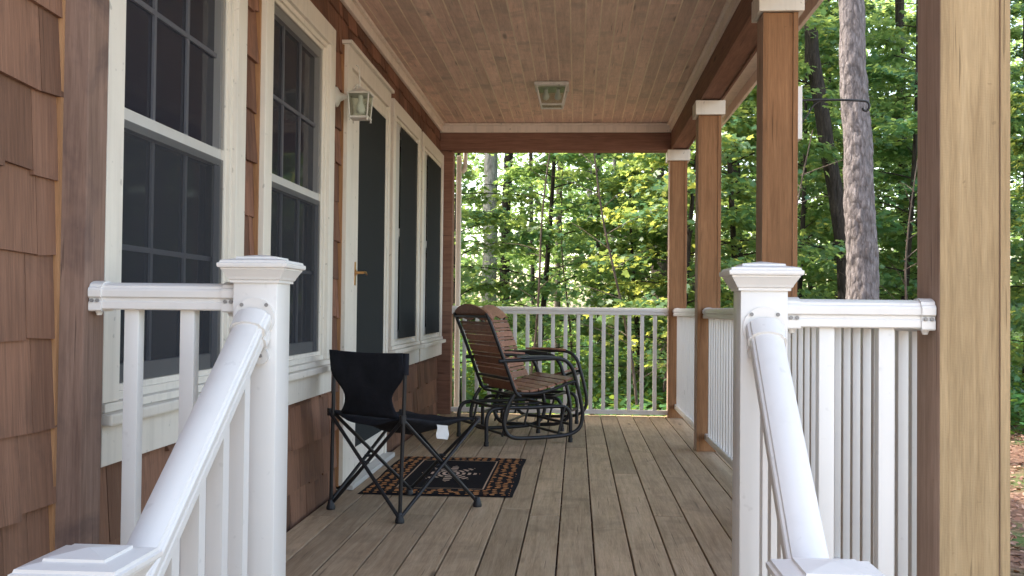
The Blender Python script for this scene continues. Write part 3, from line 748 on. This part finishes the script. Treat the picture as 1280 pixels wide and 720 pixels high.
# back sling with cut-in sides
b = MB(); nu, nv = 14, 16; g = {}
for j in range(nv+1):
    v = j/nv; z = .765 - .305*v
    if v < .30: ins = -.012
    elif v < .70: k = (v-.30)/.40; ins = -.012 + .085*(k*k*(3-2*k))
    else: k = (v-.70)/.30; ins = .073 - .045*k*k
    for i in range(nu+1):
        u = i/nu; W = wv.length
        s_ = ins + (W-2*ins)*u
        bow = .035*math.sin(math.pi*u)*(.3+.7*math.sin(math.pi*min(1, v*1.1)))
        back = -.012*(1-v)  + .04*v; s_ += .018*(1-v)
        wr = .004*math.sin(u*23+v*9) * (v)
        g[i, j] = b.bm.verts.new(up(BL, z + .006*math.sin(u*math.pi)*(-1 if v < .02 else 0), (s_, back-.012*(1-bow)+wr-bow*.2)))
for i in range(nu):
    for j in range(nv): b.bm.faces.new((g[i,j], g[i+1,j], g[i+1,j+1], g[i,j+1])).smooth = True
o = b.build('backrest', M['fabric'], ch); md = o.modifiers.new('s', 'SOLIDIFY'); md.thickness = .006
for P in (BL, BR):
    e_ = .012 if P is BL else .025; MB().tube([up(P, .762, (e_, 0)), up(P, .70, (e_*.94, 0)), up(P, .665, (e_*.9, 0))], .0165, 12).build('pole_sleeve', M['fabric'], ch)
b = MB(); n = 16; g = {}
for i in range(n+1):
    for j in range(n+1):
        u, v = i/n, j/n
        A_ = sBL.lerp(sBR, u); B_ = sFL.lerp(sFR, u); p = A_.lerp(B_, v)
        edge = .035*math.sin(math.pi*v)*(1-abs(2*u-1))  # side edges pull in
        sag = -.075*math.sin(math.pi*u)**.8*math.sin(math.pi*(v*.92+.04)) - .018*math.sin(math.pi*v)
        if v < .05: sag = -.05*math.sin(math.pi*u)
        pin = .03*math.sin(math.pi*v)*(1 if u < .5 else -1)*(abs(2*u-1)**3)
        g[i, j] = b.bm.verts.new(p + Vector((0, 0, sag + .003*math.sin(u*17+v*13))) + wn*pin)
for i in range(n):
    for j in range(n): b.bm.faces.new((g[i,j], g[i+1,j], g[i+1,j+1], g[i,j+1])).smooth = True
o = b.build('seat', M['fabric'], ch); md = o.modifiers.new('s', 'SOLIDIFY'); md.thickness = .007
tc_ = sBR.lerp(sFR, .48)
q0 = tc_ + Vector((0, 0, -.03))
b = MB(); g = {}
for i in range(5):
    for j in range(6):
        g[i, j] = b.bm.verts.new(q0 + fd*(-.002+.011*i) + wn*(-.02+.004*math.sin(j*1.3+i)) + wn*.012*(i/4) + Vector((.004*i, 0, -.013*j - .002*i)))
for i in range(4):
    for j in range(5): b.bm.faces.new((g[i,j], g[i+1,j], g[i+1,j+1], g[i,j+1])).smooth = True
b.build('paper_tag', M['tag'], ch)

# ------------------------------------------------------------------ glider chairs
def glider(loc, ang, label):
    t_ = thing('glider_chair', loc, label, 'glider chair', 'slatted wood and black tube glider chairs', 0)
    W = .325
    ca, sa = math.cos(ang), math.sin(ang)
    def P(x, y, z): return Vector((loc[0] + x*ca - y*sa, loc[1] + x*sa + y*ca, loc[2] + z))
    for s in (-1, 1):
        y = s*W
        loop = [(.19,.36),(.145,.29),(.115,.19),(.125,.11),(.18,.06),(.30,.05),(.50,.053),(.63,.065),(.71,.11),(.735,.20),(.715,.32),(.685,.43),(.645,.545),(.57,.605),(.42,.612),(.25,.605),(.07,.598)]
        MB().tube([P(x, y, z) for x, z in loop], .0145, 10, 5).build('arm_frame', M['black'], t_)
        MB().tube([P(.24, y, .345), P(.20, y, .38), P(.15, y, .50), P(.075, y, .69), P(.01, y, .85), P(-.03, y, .935)], .0125, 10, 4).build('back_frame', M['black'], t_)
        MB().tube([P(.20, y, .37), P(.36, y, .365), P(.52, y, .40), P(.66, y, .445), P(.69, y, .42)], .011, 8, 4).build('seat_frame', M['black'], t_)
        # arm pad
        b = MB()
        pts = [(.20,.629),(.30,.631),(.42,.632),(.55,.622)]
        vs_ = [[b.bm.verts.new(P(x, y+dy, z+dz)) for dy, dz in ((-.024,-.008),(.024,-.008),(.022,.006),(-.022,.006))] for x, z in pts]
        for A_, B_ in zip(vs_, vs_[1:]):
            for k in range(4): b.bm.faces.new((A_[k], A_[(k+1) % 4], B_[(k+1) % 4], B_[k]))
        b.bm.faces.new(vs_[0]); b.bm.faces.new(vs_[-1]); b.build('armrest', M['slat' if s > 0 else 'black'], t_)
        yb = s*(W-.045)
        MB().tube([P(0, yb, .0), P(0, yb, .10), P(0, yb, .18), P(.02, yb, .235), P(.08, yb, .262), P(.33, yb, .262), P(.58, yb, .262), P(.64, yb, .235), P(.66, yb, .18), P(.66, yb, .10), P(.66, yb, 0)], .0145, 10, 4).build('leg', M['black'], t_)
        ym = s*(W-.022)
        for xx in (.16, .60): MB().tube([P(xx, ym, .262), P(xx-.05, ym, .065)], .0085, 8).build('swing_link', M['black'], t_)
    for (x, z) in ((0, .13), (.66, .13), (.10, .262), (.56, .262)): MB().tube([P(x, -W+.045, z), P(x, W-.045, z)], .011, 8).build('cross_bar', M['black'], t_)
    for (x, z) in ((.2, .055), (.6, .06), (.22, .35), (.67, .425), (-.02, .91), (.16, .47)): MB().tube([P(x, -W, z), P(x, W, z)], .010, 8).build('cross_bar', M['black'], t_)
    MB().tube([P(.16, 0, .262), P(.56, 0, .262)], .010, 8).build('cross_bar', M['black'], t_)
    def slat(b, pa, pb, thick, hw):            # a slat across the width: centre line pa-pb profile direction
        d = (pb-pa).normalized(); wy = P(0, 1, 0)-P(0, 0, 0); nrm = d.cross(wy).normalized()
        A_, B_ = pa, pb
        pts = []
        for n_ in (-thick/2, thick/2):
            for (q, w_) in ((A_, -hw), (A_, hw), (B_, hw), (B_, -hw)): pts.append(q + wy*w_ + nrm*n_)
        b.hexa(pts)
    b = MB(); prof = [(.245,.362),(.315,.362),(.385,.372),(.455,.388),(.525,.408),(.595,.430),(.665,.452)]
    for (p, q) in zip(prof, prof[1:]):
        a_ = Vector((p[0], p[1])); c_2 = Vector((q[0], q[1])); dd = (c_2-a_)
        a2 = a_ + dd*.08; c2 = c_2 - dd*.08
        slat(b, P(a2.x, 0, a2.y+.018), P(c2.x, 0, c2.y+.018), .015, W-.012)
    b.build('seat_slats', M['slat'], t_)
    b = MB(); bp = [(.205,.395),(.16,.50),(.118,.60),(.078,.70),(.042,.79),(.008,.875)]
    full = []
    for k in range(7): 
        u = k/6*(len(bp)-1); i = min(int(u), len(bp)-2); f = u-i
        full.append(Vector((bp[i][0]*(1-f)+bp[i+1][0]*f, bp[i][1]*(1-f)+bp[i+1][1]*f)))
    for k in range(6):
        dd = full[k+1]-full[k]
        for (f0, f1) in ((.04, .60), (.70, .95)):
            a2 = full[k]+dd*f0; c2 = full[k]+dd*f1
            slat(b, P(a2.x+.014, 0, a2.y), P(c2.x+.014, 0, c2.y), .014, W-.014)
    b.build('back_slats', M['slat'], t_)
    # arched crest board
    b = MB(); n = 20; F1, B1 = [], []
    for k in range(n+1):
        u = -1+2*k/n; yy = u*(W+.012)
        top = .935 + .065*math.cos(u*math.pi/2)**.8 if abs(u) < .999 else .935
        bot_ = .885 + .018*math.cos(u*math.pi*2.5)*.6 + .012*(1-abs(u))
        F1.append((yy, top, bot_))
    R_ = []
    for (yy, top, bo) in F1:
        xt = -.030-(top-.935)*.4; xb = .006-(bo-.885)*.4
        R_.append([b.bm.verts.new(P(xt+.022, yy, top)), b.bm.verts.new(P(xb+.026, yy, bo)), b.bm.verts.new(P(xb+.006, yy, bo)), b.bm.verts.new(P(xt+.002, yy, top))])
    for A_, B_ in zip(R_, R_[1:]):
        for k in range(4): b.bm.faces.new((A_[k], A_[(k+1) % 4], B_[(k+1) % 4], B_[k]))
    b.bm.faces.new(R_[0]); b.bm.faces.new(R_[-1][::-1]); b.build('crest_board', M['slat'], t_)
    for s in (-1, 1):
        for xx in (0, .66): MB().tube([P(xx, s*(W-.045), .0005), P(xx, s*(W-.045), .03)], .018, 10).build('foot_cap', M['plastic'], t_)
    return t_
# near glider: near feet at (-.62, 7.03) and (-.05, 7.32)
a1 = math.atan2(.29, .57)
W_ = .280
near = Vector((-.625, 7.03, 0)); loc1 = near + Vector((-math.sin(a1), math.cos(a1), 0))*W_
glider((loc1.x, loc1.y, 0), a1, 'nearer wooden slat glider chair with black tube frame, its back to the camping chair')
glider((-.695, 8.38, 0), R(-12), 'farther slat glider chair, half hidden behind the nearer one by the back railing')

# ------------------------------------------------------------------ ground
b = MB()
def gz(x, y):
    d = max(0, math.hypot(x-0, y-4)-9)
    return GZ + .10*math.sin(x*.31+1)*math.sin(y*.23)*min(1, d/6) + .05*math.sin(x*.9)*math.sin(y*.8+2)*min(1, d/4) + max(0, min(1, (d-12)/30))*1.2
xs = [-200,-120,-70,-40,-28,-20] + list(np.arange(-16, 30.1, 1.0)) + [36, 45, 60, 90, 140, 200]
ys = [-200,-100,-50,-25,-14,-8] + list(np.arange(-5, 46.1, 1.0)) + [52, 60, 75, 100, 140, 200]
G = [[b.bm.verts.new((x, y, gz(x, y))) for y in ys] for x in xs]
for i in range(len(xs)-1):
    for j in range(len(ys)-1): b.bm.faces.new((G[i][j], G[i+1][j], G[i+1][j+1], G[i][j+1])).smooth = True
g_o = b.build('ground', M['ground']); g_o['kind'] = 'structure'

# ------------------------------------------------------------------ leaves as raw numpy meshes
MAPLE = np.array([(0,0),(.22,-.06),(.50,.10),(.36,.30),(.62,.62),(.26,.60),(0,1.0),(-.26,.60),(-.62,.62),(-.36,.30),(-.50,.10),(-.22,-.06)])
OVAL = np.array([(0,0),(.28,.25),(.30,.6),(0,1.0),(-.30,.6),(-.28,.25)])
def leaf_mesh(name, C_, N_, S_, shape, mat, extra=None, D_=None):
    """C_ centres, N_ normals, S_ sizes; one ngon per leaf, folded a little by the normal jitter"""
    n = len(C_); k = len(shape)
    N_ = N_/np.linalg.norm(N_, axis=1, keepdims=True)
    if D_ is None: D_ = rng.normal(size=(n, 3))
    T = D_ - (D_*N_).sum(1, keepdims=True)*N_; T /= np.linalg.norm(T, axis=1, keepdims=True)+1e-9
    B = np.cross(N_, T)
    sh = shape
    V = C_[:, None, :] + S_[:, None, None]*(B[:, None, :]*sh[None, :, :1] + T[:, None, :]*(sh[None, :, 1:]-.3))
    V = V - N_[:, None, :]*(S_[:, None, None]*(.35*(sh[None, :, :1]**2) + .18*(sh[None, :, 1:]-.3)**2))   # cupped and drooping
    me = bpy.data.meshes.new(name)
    ev, ef = (extra if extra else (np.zeros((0, 3)), []))
    nv = n*k
    me.vertices.add(nv + len(ev)); me.vertices.foreach_set('co', np.concatenate([V.reshape(-1, 3), ev]).astype(np.float32).ravel())
    nl = nv + 4*len(ef)
    me.loops.add(nl); li = np.concatenate([np.arange(nv), (np.array(ef, dtype=np.int64).ravel()+nv) if len(ef) else np.zeros(0, dtype=np.int64)])
    me.loops.foreach_set('vertex_index', li.astype(np.int32))
    me.polygons.add(n+len(ef))
    ls = np.concatenate([np.arange(n)*k, nv + 4*np.arange(len(ef))]).astype(np.int32)
    me.polygons.foreach_set('loop_start', ls)
    lt = np.concatenate([np.full(n, k), np.full(len(ef), 4)]).astype(np.int32)
    try: me.polygons.foreach_set('loop_total', lt)
    except Exception: pass
    me.update(calc_edges=True); me.materials.append(mat); return me

def trunk_bm(pts, r0, r1, seg=12):
    return MB().tube(pts, r0, seg, 4, r2=r1)

def maple_variant(k, H=6.5, rad=2.2, nb=34, leaves=12000, base=.9, size=.088):
    """one young maple: wavy stem with branches, layered flat sprays of leaves"""
    r = np.random.default_rng(100+k)
    stem = [Vector((.25*math.sin(t*2.1+k), .2*math.sin(t*1.7+2*k), H*t)) - Vector((.25*math.sin(k), .2*math.sin(2*k), 0)) for t in np.linspace(0, 1, 9)]
    tb = MB().tube(stem, .055, 8, 3, r2=.012)
    Cs, Ns, Ds = [], [], []
    per = leaves//nb
    for i in range(nb):
        t = .12 + .86*(i+.5)/nb
        h = H*t; z0 = stem[0].lerp(stem[-1], t); idx = t*8; a = stem[int(idx)]; c = stem[min(8, int(idx)+1)]; p0 = a.lerp(c, idx-int(idx))
        if h < base: h = base
        az = i*2.399 + r.normal()*.3
        L = rad*(1-.55*t)*r.uniform(.65, 1.15)
        d = Vector((math.cos(az), math.sin(az), 0))
        rise = r.uniform(.05, .45)
        bp = [p0, p0 + d*L*.35 + Vector((0, 0, rise*L*.35)), p0 + d*L*.75 + Vector((0, 0, rise*L*.45)), p0 + d*L + Vector((0, 0, rise*L*.25))]
        tb.tube(bp, .016*(1-.5*t), 5, 2, r2=.003)
        side = Vector((-d.y, d.x, 0))
        # leaf positions: fan in the plane of the branch, thicker to the tip
        u = r.uniform(.18, 1.08, per)**.8; s = r.normal(size=per)*.30*(1.15-u*.45)*L*.6
        base_pts = np.array([tuple(bp[0].lerp(bp[1], min(1, q/.35)) if q < .35 else (bp[1].lerp(bp[2], (q-.35)/.4) if q < .75 else bp[2].lerp(bp[3], min(1.1, (q-.75)/.25)))) for q in u])
        P_ = base_pts + s[:, None]*np.array(tuple(side))[None]
        # clumping
        P_[:, 2] += r.normal(size=per)*.05 - np.abs(s)*.22 + .05*np.sin(s*9+u*7)
        keep = (np.sin(P_[:, 0]*4.1+k)+np.sin(P_[:, 1]*4.7+i)+np.sin(P_[:, 2]*5) > -1.4)
        P_ = P_[keep]; u2 = s[keep]
        nn = np.array([0, 0, 1.0])[None] + r.normal(size=P_.shape)*.42 + np.array(tuple(d))[None]*.25
        dd = np.array(tuple(d))[None] + np.sign(u2)[:, None]*np.array(tuple(side))[None]*.7 + r.normal(size=P_.shape)*.45 + np.array([0, 0, -.25])[None]
        Cs.append(P_); Ns.append(nn); Ds.append(dd)
    C_, N_, D_ = map(np.concatenate, (Cs, Ns, Ds))
    S_ = size*r.uniform(.6, 1.25, len(C_))
    crown = leaf_mesh('crown', C_, N_, S_, MAPLE, M['leaf'], D_=D_)
    return tb, crown

variants = []
for k, kw in enumerate([dict(), dict(H=5.2, rad=2.0, leaves=10000), dict(H=7.5, rad=2.4, nb=40, leaves=13500), dict(H=4.0, rad=1.6, nb=26, leaves=7000, base=.5)]):
    tb, crown = maple_variant(k, **kw)
    bm_me = bpy.data.meshes.new('trunk'); tb.bm.to_mesh(bm_me); tb.bm.free(); bm_me.materials.append(M['bark_dark'])
    variants.append((bm_me, crown))
def maple(pxl, Y, k, label, s=1.0, rz=None, dz=0.0):
    X = (pxl-721)/1250*Y
    o = thing('maple_tree', (X, Y, gz(X, Y)-.03+dz), label, 'tree', 'young maples of the wood around the porch', rng.uniform(0, 6.28) if rz is None else rz)
    o.scale = (s, s, s)
    for nm, me in zip(('trunk', 'crown'), variants[k]):
        c = bpy.data.objects.new(nm, me); col.objects.link(c); c.parent = o
    return o
L_ = [
 (575, 14.5, 1, 'young maple just past the back railing at its left end', .9),
 (668, 16.0, 0, 'maple with dark layered leaves behind the gliders', 1.0),
 (752, 19.0, 2, 'tall young maple in the middle of the back opening', 1.0),
 (806, 15.5, 3, 'low young maple behind the right part of the back railing', .9),
 (850, 13.5, 1, 'maple just outside the back right corner column', 1.0),
 (925, 14.0, 2, 'bright green maple between the third column and the hook column', 1.0),
 (985, 17.0, 0, 'dense maple right behind the column with the hook', 1.1),
 (1046, 19.5, 2, 'dark maple behind the pine trunk', 1.1),
 (1108, 16.0, 0, 'dark leaved maple between the pine trunk and the nearest column', 1.1),
 (1165, 20.0, 2, 'maple mostly hidden behind the nearest tan column', 1.1),
 (1235, 17.0, 0, 'maple at the right edge beyond the tan column', 1.0),
 (1310, 14.0, 1, 'rightmost low maple at the picture edge', 1.0),
 (1350, 22.0, 2, 'tall maple outside the right edge of the porch view', 1.1),
 (795, 25.0, 0, 'yellow green maple before the thick grey brown trunk', 1.1),
 (905, 27.0, 0, 'far maple seen above the side railing', 1.2),
 (970, 24.0, 2, 'far bright maple left of the pine trunk', 1.2),
 (1012, 23.0, 2, 'maple filling the gap between the dark slanting trunk and the hook column', 1.2),
 (1120, 22.0, 0, 'maple filling the gap just right of the pine trunk, farther back', 1.2),
 (1075, 27.0, 2, 'far maple high behind the pine trunk', 1.3),
 (540, 20.0, 2, 'maple hidden behind the far end of the house', 1.0),
 (440, 16.0, 0, 'maple behind the house corner', 1.0),
]
for (p_, Y, k, lab, s) in L_: maple(p_, Y, k, lab, s)

# tall trunks with high crowns
def high_crown(k, leaves=3800, rad=3.0, h=7.0):
    r = np.random.default_rng(500+k)
    cl_ = 46; cen = r.normal(size=(cl_, 3))*np.array([rad*.5, rad*.5, h*.28])
    idx = r.integers(0, cl_, leaves)
    C_ = cen[idx] + r.normal(size=(leaves, 3))*np.array([.42, .42, .22])
    N_ = np.array([0, 0, 1.0])[None] + r.normal(size=(leaves, 3))*.5
    return leaf_mesh('crown', C_, N_, .17*r.uniform(.7, 1.3, leaves), MAPLE, M['leaf'])
hc = [high_crown(0), high_crown(1)]
def tall(name, pts_px, Y, r0, r1, mat, label, H=15, branches=(), group='tall forest trunks rising out of view'):
    """pts_px: (pixel x, pixel y) down the trunk, extended to the ground and the sky"""
    P = []
    for (x_, y_) in pts_px:
        hx = 721 - (y_-387)*.0105
        P.append(Vector(((x_-hx)/1250*Y, Y, .968 + (387 + (x_-721)*.0105 - y_)*Y/1250)))
    P.sort(key=lambda v: v.z)
    g0 = gz(P[0].x, Y); d = (P[-1]-P[0]).normalized()
    if abs(d.z) > .1: P = [P[0] - (P[1]-P[0]).normalized()*((P[0].z-g0+.1)/abs((P[1]-P[0]).normalized().z))] + P
    d = (P[-1]-P[-2]).normalized(); topp = P[-1] + d*((H-P[-1].z)/d.z); P.append(P[-1].lerp(topp, .5) + Vector((.1, .1, 0))); P.append(topp)
    o = thing(name, tuple(P[0]), label, 'tree', group)
    big = name == 'pine_tree'
    b = MB().tube(P, r0, 48 if big else 18, 40 if big else 6, r2=r1)
    if big:
        from mathutils import noise as mn
        for v in b.bm.verts:
            q = v.co; n1_ = mn.noise(Vector((q.x*22, q.y*22, q.z*9))); n2_ = mn.noise(Vector((q.x*60, q.y*60, q.z*22)))
            c_x = min(P, key=lambda a_: abs(a_.z-q.z)).x
            d_ = Vector((q.x-c_x, q.y-Y, 0)).normalized(); v.co += d_*(.014*n1_ + .007*n2_)
    for v in b.bm.verts:
        a = math.atan2(v.co.y-Y, v.co.x); k = 1 + .0
        v.co.x += .05*r0*math.sin(v.co.z*5.1+a*3) ; v.co.y += .05*r0*math.cos(v.co.z*4.3+a*5)
        f = max(0, 1-(v.co.z-P[0].z)/.7); 
        if f > 0:
            cx = P[0].x; v.co.x += (v.co.x-cx)*.5*f*f; v.co.y += (v.co.y-Y)*.5*f*f
    for (z, az, L, r_) in branches:
        k = min(range(len(P)-1), key=lambda i: 0 if P[i].z <= z <= P[i+1].z else 1)
        q = P[k].lerp(P[k+1], (z-P[k].z)/(P[k+1].z-P[k].z)); dd = Vector((math.cos(az), math.sin(az), .25))
        b.tube([q, q+dd*L*.5+Vector((0, 0, .05)), q+dd*L+Vector((0, 0, -.08*L))], r_, 6, 3, r2=r_*.3)
    b.build('trunk', mat, o)
    c = bpy.data.objects.new('crown', random.choice(hc)); col.objects.link(c); c.parent = o
    c.location = topp - Vector((0, 0, 1.0)) - P[0]; c.rotation_euler = (0, 0, random.uniform(0, 6))
    return o
PI = math.pi
tall('pine_tree', [(1059, 0), (1063, 120), (1068, 250), (1071, 370)], 10.5, .172, .10, M['bark_pine'], 'thick straight pine trunk with scaly grey pink bark right of the hook', 16)
tall('forest_tree', [(1009, 20), (1015, 90), (1030, 190), (1047, 300), (1051, 370)], 14.5, .125, .08, M['bark_dark'], 'dark slanting trunk just left of the thick pine trunk', 14, [(5.5, 0.3, 1.6, .03), (4.2, 2.8, 1.2, .02)])
tall('forest_tree', [(614, 190), (613, 300), (611, 380)], 19, .155, .11, M['bark_pale'], 'pale grey trunk at the left of the back opening', 15, [(4.2, .3, 1.5, .03)])
tall('forest_tree', [(636, 200), (632, 300), (631, 390)], 19.5, .11, .07, M['bark_dark'], 'dark thin trunk just right of the pale trunk', 14, [(3, 2.6, 1.0, .02), (3.6, .4, 1.1, .02)])
tall('forest_tree', [(818, 200), (824, 300), (828, 400)], 23, .26, .16, M['bark_mid'], 'broad grey brown trunk with bare side branches before the back right corner', 15, [(1.6, 2.8, 1.5, .03), (2.2, 3.4, 1.3, .03), (2.7, 2.9, 1.7, .03), (3.4, 3.5, 1.5, .03), (1.1, 3.0, 1.4, .02), (2.4, 2.5, 1.9, .035)])
tall('forest_tree', [(782, 330), (776, 400), (762, 500)], 20, .05, .03, M['bark_pale'], 'thin pale sapling stem leaning right behind the back railing', 9)
tall('forest_tree', [(700, 220), (697, 380)], 27, .09, .06, M['bark_mid'], 'slim brown trunk right of the gliders, far back', 13)
tall('forest_tree', [(737, 210), (741, 380)], 30, .10, .07, M['bark_pale'], 'slim pale far trunk at the centre of the opening', 13)
tall('forest_tree', [(768, 220), (765, 380)], 26, .055, .04, M['bark_pale'], 'thin pale trunk beside the leaning sapling stem', 13)
tall('forest_tree', [(664, 220), (667, 380)], 25, .06, .04, M['bark_dark'], 'thin dark trunk between the dark trunk and the slim brown trunk', 13)
tall('forest_tree', [(858, 200), (862, 380)], 21, .10, .07, M['bark_mid'], 'trunk showing between the two farthest columns', 14)
tall('forest_tree', [(916, 150), (922, 380)], 22, .12, .08, M['bark_dark'], 'dark trunk showing between the third column and the hook column', 14)
tall('forest_tree', [(1118, 40), (1122, 380)], 23, .12, .08, M['bark_dark'], 'dark trunk just left of the nearest tan column', 15)
tall('forest_tree', [(1272, 40), (1269, 480)], 19, .13, .09, M['bark_dark'], 'dark trunk at the right edge beyond the tan column', 14)

for (p_, Y, lean, lab) in ((655, 13.5, .10, 'bare dead stem leaning behind the gliders'), (800, 12.5, -.16, 'bare dead stem leaning left behind the right part of the back railing'), (826, 14.5, .05, 'thin upright bare stem just before the back right corner column'), (715, 17, -.05, 'thin bare stem in the middle of the back opening'), (1118, 12.5, .04, 'thin bare stem just left of the nearest tan column'), (960, 12.5, .12, 'thin bare stem behind the side railing near the hook column')):
    X = (p_-721)/1250*Y; r_ = random.Random(p_); z0 = gz(X, Y)-.05; Hs = r_.uniform(3, 5)
    o = thing('dead_sapling', (X, Y, z0), lab, 'dead tree', 'bare dead stems in the wood')
    b = MB(); P = [Vector((X+lean*Hs*q+.05*math.sin(q*7), Y+.05*math.sin(q*5), z0+Hs*q)) for q in (0, .2, .4, .6, .8, 1)]
    b.tube(P, .022, 7, 3, r2=.006); b.build('trunk', M['bark_mid'], o)
    b = MB()
    for q in range(14):
        k = .1+.8*(q+r_.uniform(0, .8))/14; i = int(k*5); a = P[i].lerp(P[min(5, i+1)], k*5-i); az = r_.uniform(0, 6.28); L = r_.uniform(.3, .9)
        d = Vector((math.cos(az), math.sin(az), r_.uniform(.1, .9)))
        MBt = b.tube([a-d*.03, a+d*L*.5+Vector((0, 0, .03)), a+d*L], .007, 4, 2, r2=.0015)
    b.build('twigs', M['bark_mid'], o)
# far-off wood: one mass of leaves
def mass(name, n, sampler, size, shape, mat, tilt, label):
    C_ = sampler(n); n = len(C_)
    N_ = np.array([0, 0, 1.0])[None] + rng.normal(size=(n, 3))*tilt
    me = leaf_mesh(name, C_, N_, size*rng.uniform(.6, 1.3, n), shape, mat)
    o = link(name, me); o['kind'] = 'stuff'; o['label'] = label; o['category'] = 'foliage'
    return o
def far_s(n):
    # clumps of leaves in a deep belt, open between
    nc = 900
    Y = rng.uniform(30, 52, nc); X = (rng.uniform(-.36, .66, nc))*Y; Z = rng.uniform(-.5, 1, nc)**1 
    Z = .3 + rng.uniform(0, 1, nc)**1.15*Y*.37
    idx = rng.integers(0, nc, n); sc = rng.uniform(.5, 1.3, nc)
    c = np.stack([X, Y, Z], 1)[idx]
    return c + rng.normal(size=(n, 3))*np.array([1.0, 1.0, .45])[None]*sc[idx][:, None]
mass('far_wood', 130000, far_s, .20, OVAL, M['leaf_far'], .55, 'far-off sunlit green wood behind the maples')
def herb_s(n):
    Y = rng.uniform(10.5, 34, n); X = rng.uniform(-.25, .65, n)*Y
    den = np.sin(X*1.3+1)+np.sin(Y*.9)+np.sin(X*.5-Y*.6)
    k = (den > np.where(Y > 14, -2.0, -.6)) & ((Y > 12.5) | (X < 3.0)); X, Y = X[k], Y[k]; den = den[k]
    Z = np.array([gz(a, c) for a, c in zip(X, Y)]) + rng.uniform(.02, 1, len(X))**1.3*(.35 + .22*np.clip(den, 0, 2))
    return np.stack([X, Y, Z], 1)
mass('undergrowth', 85000, herb_s, .12, OVAL, M['herb'], .45, 'low leafy green undergrowth on the forest floor')
def lit_s(n):
    Y = rng.uniform(4, 16, n); X = rng.uniform(1.3, 9, n)
    return np.stack([X, Y, np.array([gz(a, c) for a, c in zip(X, Y)]) + .012], 1)
mass('leaf_litter', 22000, lit_s, .05, OVAL, M['litter'], .3, 'brown dead leaves strewn over the ground beside the porch')
